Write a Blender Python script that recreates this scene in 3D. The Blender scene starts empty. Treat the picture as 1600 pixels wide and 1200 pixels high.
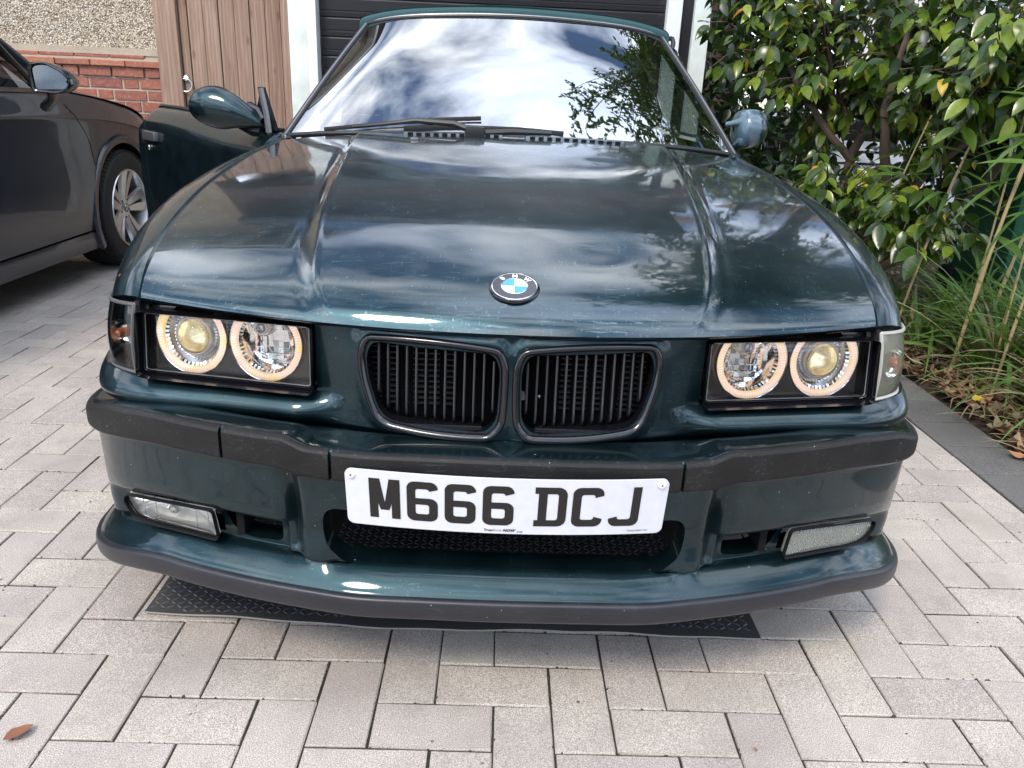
import bpy, bmesh, math, random
import numpy as np
from mathutils import Vector, Matrix, Euler
random.seed(7); np.random.seed(7)
R = math.radians
scene = bpy.context.scene
COL = scene.collection

# ------------------------------------------------------------------ camera
CAMPOS = np.array([-.026, -1.126, 1.060])
YAW, PITCH, ROLL, FPX = R(1.35), R(20.3), R(2.61), 1225.0
def cam_axes():
    cy, sy, cp, sp, cr, sr = math.cos(YAW), math.sin(YAW), math.cos(PITCH), math.sin(PITCH), math.cos(ROLL), math.sin(ROLL)
    f = np.array([sy*cp, cy*cp, -sp]); r = np.array([cy, -sy, 0]); u = np.cross(r, f)
    return cr*r+sr*u, -sr*r+cr*u, f
CR, CU, CF = cam_axes()
cam = bpy.data.cameras.new('camera'); camo = bpy.data.objects.new('camera', cam); COL.objects.link(camo)
cam.sensor_fit = 'HORIZONTAL'; cam.sensor_width = 36; cam.lens = 36*FPX/1600
cam.clip_start = .02; cam.clip_end = 900
m3 = Matrix([[CR[i], CU[i], -CF[i]] for i in range(3)])
camo.matrix_world = Matrix.Translation(CAMPOS.tolist()) @ m3.to_4x4()
scene.camera = camo
def in_view(p):
    """how far (m) and where the camera sees a point: used only to choose which repeats become objects of their own"""
    d = np.array(p)-CAMPOS; z = d@CF
    if z < .05: return None
    return z, 800+FPX*(d@CR)/z, 600-FPX*(d@CU)/z

# ------------------------------------------------------------------ sky, sun, exposure
SUN_EL, SUN_AZ = 50.0, -152.0      # behind the photographer's left shoulder, veiled
SUN_DIR = (math.cos(R(SUN_EL))*math.sin(R(SUN_AZ)), math.cos(R(SUN_EL))*math.cos(R(SUN_AZ)), math.sin(R(SUN_EL)))
world = bpy.data.worlds.new('World'); scene.world = world; world.use_nodes = True
def build_world():
    nt = world.node_tree; N = nt.nodes; L = nt.links; N.clear()
    out = N.new('ShaderNodeOutputWorld')
    sky = N.new('ShaderNodeTexSky'); sky.sky_type = 'NISHITA'; sky.sun_disc = False
    sky.sun_elevation = R(SUN_EL); sky.sun_rotation = R(SUN_AZ); sky.air_density = 1.0; sky.dust_density = .6; sky.ozone_density = 3.5
    bg = N.new('ShaderNodeBackground'); bg.inputs[1].default_value = .15
    L.new(sky.outputs[0], bg.inputs[0])
    tc = N.new('ShaderNodeTexCoord')
    sep = N.new('ShaderNodeSeparateXYZ'); L.new(tc.outputs['Generated'], sep.inputs[0])
    zz = N.new('ShaderNodeMath'); zz.operation = 'MAXIMUM'; L.new(sep.outputs[2], zz.inputs[0]); zz.inputs[1].default_value = 0.0
    za = N.new('ShaderNodeMath'); za.operation = 'ADD'; L.new(zz.outputs[0], za.inputs[0]); za.inputs[1].default_value = .22
    dv = N.new('ShaderNodeVectorMath'); dv.operation = 'DIVIDE'; L.new(tc.outputs['Generated'], dv.inputs[0])
    cmb = N.new('ShaderNodeCombineXYZ')
    for i in range(3): L.new(za.outputs[0], cmb.inputs[i])
    L.new(cmb.outputs[0], dv.inputs[1])
    mp = N.new('ShaderNodeMapping'); L.new(dv.outputs[0], mp.inputs[0])
    mp.inputs['Location'].default_value = (CLOUD_X, CLOUD_Y, 1.3); mp.inputs['Scale'].default_value = (1.0, 1.0, .0)
    n1 = N.new('ShaderNodeTexNoise'); n1.inputs['Scale'].default_value = 2.3; n1.inputs['Detail'].default_value = 6; n1.inputs['Roughness'].default_value = .50
    n1.inputs['Distortion'].default_value = .35
    L.new(mp.outputs[0], n1.inputs[0])
    r1 = N.new('ShaderNodeValToRGB'); L.new(n1.outputs[0], r1.inputs[0])
    r1.color_ramp.elements[0].position = .42; r1.color_ramp.elements[1].position = .62
    n2 = N.new('ShaderNodeTexNoise'); n2.inputs['Scale'].default_value = 1.7; n2.inputs['Detail'].default_value = 6
    mp2 = N.new('ShaderNodeMapping'); mp2.inputs['Location'].default_value = (4.2, 1.7, 0); L.new(mp.outputs[0], mp2.inputs[0]); L.new(mp2.outputs[0], n2.inputs[0])
    r2 = N.new('ShaderNodeValToRGB'); L.new(n2.outputs[0], r2.inputs[0])
    r2.color_ramp.elements[0].position = .36; r2.color_ramp.elements[0].color = (.62, .72, .92, 1)
    r2.color_ramp.elements[1].position = .60; r2.color_ramp.elements[1].color = (.94, .97, 1, 1)
    # clouds are brighter towards the sun they veil
    dt = N.new('ShaderNodeVectorMath'); dt.operation = 'DOT_PRODUCT'; L.new(tc.outputs['Generated'], dt.inputs[0]); dt.inputs[1].default_value = SUN_DIR
    mr = N.new('ShaderNodeMapRange'); mr.interpolation_type = 'SMOOTHERSTEP'; L.new(dt.outputs['Value'], mr.inputs[0])
    for i, v in ((1, .45), (2, 1.0), (3, CLOUD_L), (4, CLOUD_L*1.35)): mr.inputs[i].default_value = v
    bc = N.new('ShaderNodeBackground'); L.new(mr.outputs[0], bc.inputs[1]); L.new(r2.outputs[0], bc.inputs[0])
    mx = N.new('ShaderNodeMixShader'); L.new(r1.outputs[0], mx.inputs[0]); L.new(bg.outputs[0], mx.inputs[1]); L.new(bc.outputs[0], mx.inputs[2])
    L.new(mx.outputs[0], out.inputs[0])
CLOUD_X, CLOUD_Y, CLOUD_L = 5.3, 2.0, 2.5
build_world()
sun = bpy.data.lights.new('sun', 'SUN'); sun.energy = 2.1; sun.angle = R(14); sun.color = (1, .90, .78)
suno = bpy.data.objects.new('sun', sun); COL.objects.link(suno)
suno.rotation_euler = Vector(SUN_DIR).to_track_quat('Z', 'Y').to_euler(); suno.location = (-1, 4, 8)
scene.view_settings.view_transform = 'Standard'; scene.view_settings.look = 'None'
scene.view_settings.exposure = 0.55; scene.view_settings.gamma = 1
scene.render.engine = 'CYCLES'
scene.cycles.max_bounces = 10; scene.cycles.transparent_max_bounces = 16; scene.cycles.glossy_bounces = 5; scene.cycles.transmission_bounces = 6
scene.render.resolution_x = 1024; scene.render.resolution_y = 768

# ------------------------------------------------------------------ materials
class NT:
    def __init__(s, name):
        s.m = bpy.data.materials.new(name); s.m.use_nodes = True; s.t = s.m.node_tree; s.N = s.t.nodes; s.L = s.t.links
        s.b = s.N['Principled BSDF']; s.out = s.N['Material Output']
    def new(s, t, **k):
        n = s.N.new(t)
        for a, v in k.items():
            if a.startswith('i_'): n.inputs[a[2:].replace('_', ' ')].default_value = v
            else: setattr(n, a, v)
        return n
    def set(s, **k):
        for a, v in k.items():
            n = a.replace('_', ' ')
            for key in s.b.inputs.keys():
                if key.lower() == n.lower(): s.b.inputs[key].default_value = v
    def link(s, a, b): s.L.new(a, b)
    def coords(s, kind='Object', scale=(1, 1, 1), rot=(0, 0, 0)):
        tc = s.new('ShaderNodeTexCoord'); mp = s.new('ShaderNodeMapping'); s.link(tc.outputs[kind], mp.inputs[0])
        mp.inputs['Scale'].default_value = scale; mp.inputs['Rotation'].default_value = rot
        return mp.outputs[0]
    def noise(s, vec, scale, detail=4, rough=.5, out=0, dist=0):
        n = s.new('ShaderNodeTexNoise'); n.inputs['Scale'].default_value = scale; n.inputs['Detail'].default_value = detail
        n.inputs['Roughness'].default_value = rough; n.inputs['Distortion'].default_value = dist
        if vec is not None: s.link(vec, n.inputs[0])
        return n.outputs[out]
    def ramp(s, fac, stops):
        r = s.new('ShaderNodeValToRGB'); s.link(fac, r.inputs[0]); e = r.color_ramp.elements
        while len(e) < len(stops): e.new(.5)
        for i, (p, c) in enumerate(stops):
            e[i].position = p; e[i].color = (c, c, c, 1) if isinstance(c, (int, float)) else (*c, 1)
        return r.outputs[0]
    def mix(s, f, a, b, mode='MIX'):
        n = s.new('ShaderNodeMix'); n.data_type = 'RGBA'; n.blend_type = mode
        for sock, v in ((n.inputs[0], f), (n.inputs[6], a), (n.inputs[7], b)):
            if isinstance(v, (int, float)): sock.default_value = v
            elif isinstance(v, tuple): sock.default_value = (*v, 1)
            else: s.link(v, sock)
        return n.outputs[2]
    def math(s, op, a, b=0.0):
        n = s.new('ShaderNodeMath'); n.operation = op
        for sock, v in ((n.inputs[0], a), (n.inputs[1], b)):
            if isinstance(v, (int, float)): sock.default_value = v
            else: s.link(v, sock)
        return n.outputs[0]
    def bump(s, h, strength=.3, dist=.002, normal=None):
        n = s.new('ShaderNodeBump'); n.inputs['Strength'].default_value = strength; n.inputs['Distance'].default_value = dist
        s.link(h, n.inputs['Height'])
        if normal is not None: s.link(normal, n.inputs['Normal'])
        return n.outputs[0]
    def rnd(s):
        """one number per object and per loose piece"""
        o = s.new('ShaderNodeObjectInfo').outputs['Random']; g = s.new('ShaderNodeNewGeometry').outputs['Random Per Island']
        return s.math('FRACT', s.math('ADD', o, g))

def plain(name, col, rough=.5, metal=0.0, coat=0.0, spec=.5, **k):
    m = NT(name); m.set(Base_Color=(*col, 1), Roughness=rough, Metallic=metal, Coat_Weight=coat, Specular_IOR_Level=spec, **k)
    v = m.coords(); n = m.noise(v, 60, 3)
    m.link(m.mix(m.math('MULTIPLY', n, .35), (*col,), tuple(c*.55 for c in col)), m.b.inputs['Base Color'])
    return m.m

def paint_material(name, a, b, metal, rough, coat_rough, dusty=.5, scratch=.5, spec=.5, coat=1.0, cior=1.52):
    m = NT(name); v = m.coords()
    big = m.noise(v, 3.2, 4); mid = m.noise(v, 14, 5); fine = m.noise(v, 1500, 2)
    col = m.mix(m.ramp(big, [(.3, 0.), (.7, 1.)]), a, b)
    # dust specks and stone chips
    vo = m.new('ShaderNodeTexVoronoi'); vo.inputs['Scale'].default_value = 55; m.link(v, vo.inputs[0])
    sp = m.ramp(vo.outputs['Distance'], [(.0, 1.), (.045, 1.), (.06, 0.)])
    sel = m.ramp(vo.outputs['Color'], [(.72, 0.), (.74, 1.)])
    spk = m.math('MULTIPLY', sp, sel)
    vo2 = m.new('ShaderNodeTexVoronoi'); vo2.inputs['Scale'].default_value = 240; m.link(v, vo2.inputs[0])
    sp2 = m.math('MULTIPLY', m.ramp(vo2.outputs['Distance'], [(.0, 1.), (.10, 1.), (.14, 0.)]), m.ramp(vo2.outputs['Color'], [(.84, 0.), (.86, 1.)]))
    sp2 = m.math('MULTIPLY', sp2, .45)
    speck = m.math('MULTIPLY', m.math('MAXIMUM', spk, sp2), dusty)
    # wash swirls / fine scratches
    dv = m.coords(scale=(26, 340, 200), rot=(0, 0, .5)); s1 = m.noise(dv, 1.0, 2, dist=.6)
    dv2 = m.coords(scale=(300, 22, 200), rot=(0, 0, .25)); s2 = m.noise(dv2, 1.0, 2, dist=.6)
    scr = m.math('MAXIMUM', m.ramp(s1, [(.62, 0.), (.70, 1.)]), m.ramp(s2, [(.63, 0.), (.71, 1.)]))
    scr = m.math('MULTIPLY', scr, m.ramp(mid, [(.38, 0.), (.62, 1.)]))
    haze = m.math('MULTIPLY', m.ramp(mid, [(.35, 0.), (.75, 1.)]), .35*dusty)
    col = m.mix(haze, col, tuple(min(1, c*1.9+.012) for c in b))
    col = m.mix(m.math('MULTIPLY', scr, .34*scratch), col, (.25, .30, .30))
    col = m.mix(speck, col, (.55, .56, .52))
    m.link(col, m.b.inputs['Base Color'])
    m.set(Metallic=metal, Coat_Weight=coat, Coat_IOR=cior, Specular_IOR_Level=spec)
    m.link(m.math('ADD', m.math('MULTIPLY', mid, .16), rough-.08), m.b.inputs['Roughness'])
    cr = m.math('ADD', m.math('MULTIPLY', m.ramp(mid, [(.4, 0.), (.8, 1.)]), .10), coat_rough)
    cr = m.math('ADD', cr, m.math('MULTIPLY', scr, .15)); cr = m.math('ADD', cr, m.math('MULTIPLY', speck, .5))
    m.link(cr, m.b.inputs['Coat Roughness'])
    wav = m.noise(v, 5.5, 2)
    nb = m.bump(wav, .10, .006); nb = m.bump(fine, .04, .0006, nb)
    m.link(nb, m.b.inputs['Normal']); m.link(m.bump(wav, .08, .006), m.b.inputs['Coat Normal'])
    return m.m
M = {}
M['paint'] = paint_material('green_paint', (.004, .017, .021), (.008, .029, .036), .85, .42, .04, .8, .22, coat=.8, cior=1.46)
M['hood_paint'] = paint_material('worn_bonnet_paint', (.003, .018, .024), (.008, .034, .044), .85, .34, .035, .9, 1.0, cior=1.66)
M['grey_paint'] = paint_material('dark_grey_paint', (.007, .012, .022), (.010, .016, .028), .2, .35, .02, .25, .1, coat=.55, cior=1.42)
M['splitter'] = paint_material('satin_black_plastic', (.008, .0079, .0115), (.012, .0118, .0165), .0, .46, .30, .5, .2, .4, .35)
M['trim'] = paint_material('worn_black_trim', (.007, .0068, .0065), (.012, .0115, .011), .0, .58, .5, .6, .3, .25, .08)
M['black'] = plain('black_plastic', (.012, .012, .013), .45)
M['void'] = plain('engine_bay_black', (.006, .006, .007), .8, spec=.2)
M['gloss_black'] = plain('gloss_black', (.005, .005, .007), .2, coat=.45)
M['slat_black'] = plain('slat_black', (.03, .03, .034), .28, coat=.8)
M['rubber'] = plain('tyre_rubber', (.022, .022, .022), .72, spec=.3)
M['seal'] = plain('rubber_seal', (.012, .012, .013), .5)
M['chrome'] = plain('chrome', (.86, .86, .87), .07, metal=1.0)
M['satin_metal'] = plain('satin_metal', (.62, .62, .61), .28, metal=1.0)
M['alloy'] = plain('silver_alloy', (.55, .55, .55), .30, metal=.85, coat=.5)
M['dull_metal'] = plain('dull_metal', (.25, .25, .26), .4, metal=.8)
M['white_gloss'] = plain('white_gloss_plate', (.70, .71, .75), .22, coat=.4)
M['white_plastic'] = plain('white_plastic', (.85, .85, .83), .3)
M['ink'] = plain('black_ink', (.010, .009, .009), .35)
M['blue'] = plain('badge_blue', (.04, .30, .72), .2, coat=.3)
M['badge_white'] = plain('badge_white', (.82, .85, .90), .2, coat=.3)
M['badge_black'] = plain('badge_black', (.020, .018, .024), .15, coat=.4)
M['fabric_roof'] = plain('soft_top_fabric', (.030, .085, .090), .85)
M['cabin'] = plain('cabin_plastic', (.030, .030, .032), .6)
M['seat'] = plain('seat_leather', (.05, .05, .052), .5)
M['amber'] = plain('amber_bulb', (.48, .13, .04), .15, coat=1.0)
M['lamp_black'] = plain('lamp_shroud_black', (.014, .012, .012), .22, coat=.5)
M['milky'] = plain('milky_lens', (.42, .44, .38), .35)

def thin_glass(name, tint=(1, 1, 1), refl=1.0, rough=.02, ior=1.5, base=0.0):
    m = NT(name); m.N.remove(m.b)
    tr = m.new('ShaderNodeBsdfTransparent'); tr.inputs[0].default_value = (*tint, 1)
    gl = m.new('ShaderNodeBsdfGlossy'); gl.inputs[0].default_value = (1, 1, 1, 1); gl.inputs['Roughness'].default_value = rough
    fr = m.new('ShaderNodeFresnel'); fr.inputs[0].default_value = ior
    f = m.math('MINIMUM', m.math('ADD', m.math('MULTIPLY', fr.outputs[0], refl), base), 1.0)
    mx = m.new('ShaderNodeMixShader'); m.link(f, mx.inputs[0]); m.link(tr.outputs[0], mx.inputs[1]); m.link(gl.outputs[0], mx.inputs[2])
    m.link(mx.outputs[0], m.out.inputs[0]); return m.m
M['lamp_glass'] = thin_glass('clear_lamp_glass', (.97, .98, .97), 1.0, .03)
M['screen_glass'] = thin_glass('coated_windscreen_glass', (.60, .68, .66), 1.3, .012, 1.9, .235)
M['side_glass'] = thin_glass('side_window_glass', (.72, .80, .78), 1.2, .01, 1.6)
M['dark_glass'] = thin_glass('car_window_glass', (.45, .50, .50), 1.2, .01, 1.7)
M['mirror'] = plain('mirror_glass', (.80, .84, .84), .02, metal=1.0)

def glow(name, c, e, base=(.9, .7, .55)):
    m = NT(name); m.set(Base_Color=(*base, 1), Roughness=.25, Coat_Weight=.6, Emission_Color=(*c, 1), Emission_Strength=e)
    return m.m
def halo_material():
    m = NT('lit_halo_ring'); v = m.coords()
    n = m.noise(v, 28, 2); col = m.ramp(n, [(.38, (1, .72, .58)), (.54, (1, .74, .50)), (.62, (1, .70, .20))])
    m.link(col, m.b.inputs['Emission Color']); m.link(col, m.b.inputs['Base Color'])
    m.set(Emission_Strength=.42, Roughness=.2, Coat_Weight=.8); return m.m
M['halo'] = halo_material()
M['halo_dark'] = glow('halo_rib_shade', (1, .68, .54), .47, (.6, .45, .38))  # rib shading put into the colour of alternate faces
M['warm'] = glow('warm_filament', (1, .72, .30), 1.6)
m_ = NT('projector_lens_glass'); m_.set(Base_Color=(1, .97, .86, 1), Roughness=.02, Transmission_Weight=.92, IOR=1.45, Coat_Weight=.6); M['lens'] = m_.m
m_ = NT('projector_bowl'); m_.set(Base_Color=(.95, .88, .70, 1), Roughness=.22, Metallic=1.0, Emission_Color=(1, .76, .40, 1), Emission_Strength=.12); M['glow_bowl'] = m_.m  # warm glow put into the bowl in place of a bulb

def concrete(name, c1, c2, c3, speck, sc=1.0, dirt=.5, bumpd=.0012):
    m = NT(name); v = m.coords('Object'); geo = m.new('ShaderNodeNewGeometry')
    pos = geo.outputs['Position']
    r = m.rnd(); col = m.ramp(r, [(0, c1), (.5, c2), (1, c3)])
    g1 = m.noise(pos, 520*sc, 3, .7); g2 = m.noise(pos, 190*sc, 3, .6); big = m.noise(pos, 3.5, 5, .6); med = m.noise(pos, 16, 4, .6)
    col = m.mix(m.ramp(g1, [(.36, .9), (.50, 0.)]), col, tuple(c*.40 for c in c1))
    col = m.mix(m.ramp(g1, [(.52, 0.), (.66, .8)]), col, speck)
    col = m.mix(m.ramp(g2, [(.60, 0.), (.74, .6)]), col, speck)
    col = m.mix(m.math('MULTIPLY', m.ramp(big, [(.42, 0.), (.68, 1.)]), dirt*.55), col, tuple(c*.55 for c in c2))
    col = m.mix(m.math('MULTIPLY', m.ramp(med, [(.52, 0.), (.75, 1.)]), dirt*.5), col, tuple(c*.60 for c in c2))
    vo = m.new('ShaderNodeTexVoronoi'); vo.inputs['Scale'].default_value = 19; m.link(pos, vo.inputs[0])
    bl = m.math('MULTIPLY', m.ramp(vo.outputs['Distance'], [(.05, 1.), (.09, 0.)]), m.ramp(vo.outputs['Color'], [(.80, 0.), (.82, 1.)]))
    col = m.mix(m.math('MULTIPLY', bl, dirt), col, (.05, .045, .04))
    m.link(col, m.b.inputs['Base Color']); m.set(Roughness=.9, Specular_IOR_Level=.25)
    hb = m.math('ADD', m.math('MULTIPLY', g1, .6), m.math('MULTIPLY', g2, .5))
    m.link(m.bump(hb, .7, bumpd), m.b.inputs['Normal']); return m.m
M['paver'] = concrete('block_paving', (.355, .308, .275), (.428, .378, .335), (.448, .402, .340), (.76, .71, .64), dirt=.8)
M['kerb'] = concrete('charcoal_block', (.105, .102, .100), (.120, .116, .113), (.135, .130, .126), (.28, .27, .26), dirt=.4)

def soil_material():
    m = NT('joint_sand'); v = m.coords(); n = m.noise(v, 90, 5); n2 = m.noise(v, 6, 4)
    c = m.ramp(n, [(.3, (.014, .011, .008)), (.6, (.038, .031, .024)), (.8, (.075, .062, .046))])
    c = m.mix(m.ramp(n2, [(.5, 0.), (.7, .6)]), c, (.030, .040, .015))
    m.link(c, m.b.inputs['Base Color']); m.set(Roughness=.95); m.link(m.bump(n, .8, .004), m.b.inputs['Normal']); return m.m
M['sand'] = soil_material()
def bark_soil():
    m = NT('dark_soil'); v = m.coords(); n = m.noise(v, 35, 6)
    m.link(m.ramp(n, [(.3, (.018, .012, .008)), (.55, (.060, .040, .026)), (.75, (.13, .090, .060))]), m.b.inputs['Base Color'])
    m.set(Roughness=.95); m.link(m.bump(n, 1., .02), m.b.inputs['Normal']); return m.m
M['soil'] = bark_soil()

def brick_material():
    m = NT('red_brick'); r = m.rnd(); g = m.new('ShaderNodeNewGeometry').outputs['Position']
    col = m.ramp(r, [(0, (.27, .085, .055)), (.35, (.33, .115, .070)), (.6, (.24, .078, .060)), (.8, (.38, .15, .085)), (1, (.17, .062, .055))])
    n = m.noise(g, 45, 5); n2 = m.noise(g, 260, 3)
    col = m.mix(m.ramp(n, [(.5, 0.), (.75, .55)]), col, (.45, .26, .18)); col = m.mix(m.ramp(n2, [(.3, .5), (.5, 0.)]), col, (.12, .04, .03))
    m.link(col, m.b.inputs['Base Color']); m.set(Roughness=.85); m.link(m.bump(m.math('ADD', n, n2), .6, .003), m.b.inputs['Normal']); return m.m
M['brick'] = brick_material()
M['mortar'] = concrete('mortar', (.42, .35, .26), (.44, .37, .28), (.45, .38, .29), (.55, .48, .38), dirt=.4)
def pebble_mat():
    m = NT('pebbledash_render'); g = m.new('ShaderNodeNewGeometry').outputs['Position']
    vo = m.new('ShaderNodeTexVoronoi'); vo.inputs['Scale'].default_value = 95; m.link(g, vo.inputs[0])
    sp = m.new('ShaderNodeSeparateColor'); m.link(vo.outputs['Color'], sp.inputs[0])
    col = m.ramp(sp.outputs[0], [(0, (.085, .055, .035)), (.25, (.30, .22, .14)), (.5, (.52, .43, .30)), (.75, (.64, .57, .45)), (.92, (.28, .23, .19)), (1, (.72, .68, .60))])
    col = m.mix(m.ramp(vo.outputs['Distance'], [(.42, 0.), (.62, .8)]), col, (.16, .115, .07))
    m.link(col, m.b.inputs['Base Color']); m.set(Roughness=.75)
    m.link(m.bump(vo.outputs['Distance'], 1.0, -.008), m.b.inputs['Normal']); return m.m
M['pebble'] = pebble_mat()
def wood_mat():
    m = NT('weathered_fence_wood'); tc = m.new('ShaderNodeTexCoord'); oi = m.new('ShaderNodeObjectInfo')
    ad = m.new('ShaderNodeVectorMath'); ad.operation = 'ADD'; m.link(tc.outputs['Object'], ad.inputs[0])
    sc = m.new('ShaderNodeVectorMath'); sc.operation = 'SCALE'; cx = m.new('ShaderNodeCombineXYZ')
    m.link(oi.outputs['Random'], cx.inputs[0]); m.link(oi.outputs['Random'], cx.inputs[2]); m.link(cx.outputs[0], sc.inputs[0]); sc.inputs['Scale'].default_value = 13.
    m.link(sc.outputs[0], ad.inputs[1])
    mp = m.new('ShaderNodeMapping'); mp.inputs['Scale'].default_value = (22, 22, 1.3); m.link(ad.outputs[0], mp.inputs[0])
    ns = m.noise(mp.outputs[0], 1.0, 6, .6, dist=1.2)
    wv = m.new('ShaderNodeTexWave'); wv.bands_direction = 'X'; wv.inputs['Scale'].default_value = .55; wv.inputs['Distortion'].default_value = 9; wv.inputs['Detail'].default_value = 3; wv.inputs['Detail Scale'].default_value = .6
    m.link(mp.outputs[0], wv.inputs[0])
    col = m.ramp(ns, [(.3, (.135, .075, .048)), (.5, (.26, .165, .115)), (.7, (.36, .26, .195))])
    col = m.mix(m.ramp(wv.outputs['Fac'], [(.1, .55), (.45, 0.)]), col, (.15, .085, .055))
    mk = m.new('ShaderNodeMapping'); mk.inputs['Scale'].default_value = (11, 11, 4.2); m.link(ad.outputs[0], mk.inputs[0])
    vo = m.new('ShaderNodeTexVoronoi'); vo.inputs['Scale'].default_value = 1.; m.link(mk.outputs[0], vo.inputs[0])
    col = m.mix(m.ramp(vo.outputs['Distance'], [(.07, .85), (.17, 0.)]), col, (.085, .042, .028))
    col = m.mix(.25, col, m.ramp(oi.outputs['Random'], [(0, (.20, .12, .085)), (1, (.42, .30, .22))]))
    m.link(col, m.b.inputs['Base Color']); m.set(Roughness=.8)
    m.link(m.bump(m.math('ADD', ns, wv.outputs['Fac']), .5, .003), m.b.inputs['Normal']); return m.m
M['wood'] = wood_mat()
def wall_paint(name, c, stain):
    m = NT(name); v = m.coords(); n = m.noise(v, 7, 5); n2 = m.noise(v, 60, 4)
    col = m.mix(m.ramp(n, [(.45, 0.), (.75, .6)]), c, stain); m.link(col, m.b.inputs['Base Color']); m.set(Roughness=.6)
    m.link(m.bump(m.math('ADD', n, m.math('MULTIPLY', n2, .3)), .5, .006), m.b.inputs['Normal']); return m.m
M['white_wall'] = wall_paint('white_painted_render', (.66, .70, .66), (.42, .47, .40))
M['white_frame'] = wall_paint('white_painted_timber', (.74, .76, .76), (.55, .57, .55))
M['garage_black'] = plain('black_door_panel', (.010, .010, .013), .38, coat=.2)
def leaf_mat(name, cols, rough=.30, back=1.0, trans=.25):
    m = NT(name); r = m.rnd(); col = m.ramp(r, [(i/(len(cols)-1), c) for i, c in enumerate(cols)])
    v = m.coords(); n = m.noise(v, 60, 3); col = m.mix(m.ramp(n, [(.4, 0.), (.8, .35)]), col, tuple(c*.5 for c in cols[0]))
    m.link(col, m.b.inputs['Base Color']); m.set(Roughness=rough, Specular_IOR_Level=.5)
    tl = m.new('ShaderNodeBsdfTranslucent'); m.link(m.mix(.5, col, (.25, .42, .04), 'MIX'), tl.inputs[0])
    mx = m.new('ShaderNodeMixShader'); mx.inputs[0].default_value = trans
    m.link(m.b.outputs[0], mx.inputs[1]); m.link(tl.outputs[0], mx.inputs[2]); m.link(mx.outputs[0], m.out.inputs[0]); return m.m
M['leaf'] = leaf_mat('camellia_leaf', [(.020, .044, .008), (.036, .074, .010), (.064, .112, .014), (.12, .175, .020), (.23, .29, .032)], .25, trans=.18)
M['leaf_dark'] = leaf_mat('shaded_leaf', [(.008, .022, .008), (.014, .034, .010), (.022, .046, .012)], .38, trans=.1)  # hedge leaf; inside the bush its dark tone stands in for shade
M['leaf_yellow'] = leaf_mat('yellow_leaf', [(.62, .34, .03), (.68, .50, .06), (.55, .20, .02)], .35)
M['tree_leaf'] = leaf_mat('tree_leaf', [(.020, .045, .012), (.035, .070, .018), (.050, .095, .022)], .4)
M['blade'] = leaf_mat('grass_blade', [(.055, .115, .022), (.085, .165, .035), (.13, .22, .05), (.10, .19, .06)], .42, trans=.3)
M['blade_dry'] = leaf_mat('dry_blade', [(.26, .20, .11), (.38, .31, .19), (.20, .15, .09)], .7, trans=.15)
M['litter'] = leaf_mat('dry_leaf', [(.16, .065, .030), (.26, .115, .055), (.34, .19, .11), (.42, .26, .15), (.11, .05, .03)], .65, trans=.08)
M['bark'] = plain('bark', (.115, .080, .058), .85)
M['cane'] = plain('bamboo_cane_tan', (.44, .33, .17), .45)
M['bin_green'] = plain('bin_green_plastic', (.008, .105, .045), .45)
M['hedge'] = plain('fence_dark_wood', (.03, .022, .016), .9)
M['mat'] = plain('chequer_rubber', (.060, .060, .062), .42)
M['mat_stud'] = plain('worn_chequer_stud', (.085, .085, .086), .34)
M['mat_edge'] = plain('cut_rubber_edge', (.30, .28, .24), .8)
M['tile'] = plain('roof_tile', (.14, .075, .055), .8)
M['ground'] = concrete('street_concrete', (.20, .19, .18), (.22, .21, .20), (.23, .22, .21), (.36, .34, .32), dirt=.4)

# ------------------------------------------------------------------ mesh helpers
ORG = {}
def tag(o, label=None, cat=None, group=None, kind=None):
    for k, v in (('label', label), ('category', cat), ('group', group), ('kind', kind)):
        if v: o[k] = v
    return o
def thing(name, loc, label, cat, group=None):
    o = bpy.data.objects.new(name, None); COL.objects.link(o); o.location = loc; o.empty_display_size = .05
    ORG[o.name] = np.array(loc, float); return tag(o, label, cat, group)
def org(o): return ORG.get(o.name, np.zeros(3)) if o is not None else np.zeros(3)
def mesh(name, V, F, mat, parent=None, smooth=True, sharp=35, mats=None, fm=None, recalc=False):
    """V: world coordinates"""
    V = np.asarray(V, float).reshape(-1, 3); o0 = org(parent)
    me = bpy.data.meshes.new(name); me.from_pydata((V-o0).tolist(), [], [list(map(int, f)) for f in F]); 
    if recalc:
        bm = bmesh.new(); bm.from_mesh(me); bmesh.ops.recalc_face_normals(bm, faces=bm.faces); bm.to_mesh(me); bm.free()
    for mm in (mats or [mat]): me.materials.append(M[mm] if isinstance(mm, str) else mm)
    if fm is not None: me.polygons.foreach_set('material_index', fm)
    me.polygons.foreach_set('use_smooth', [smooth]*len(me.polygons)); me.update()
    if smooth and sharp: me.set_sharp_from_angle(angle=R(sharp))
    o = bpy.data.objects.new(name, me); COL.objects.link(o)
    if parent is not None: o.parent = parent; ORG[o.name] = o0
    return o
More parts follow.
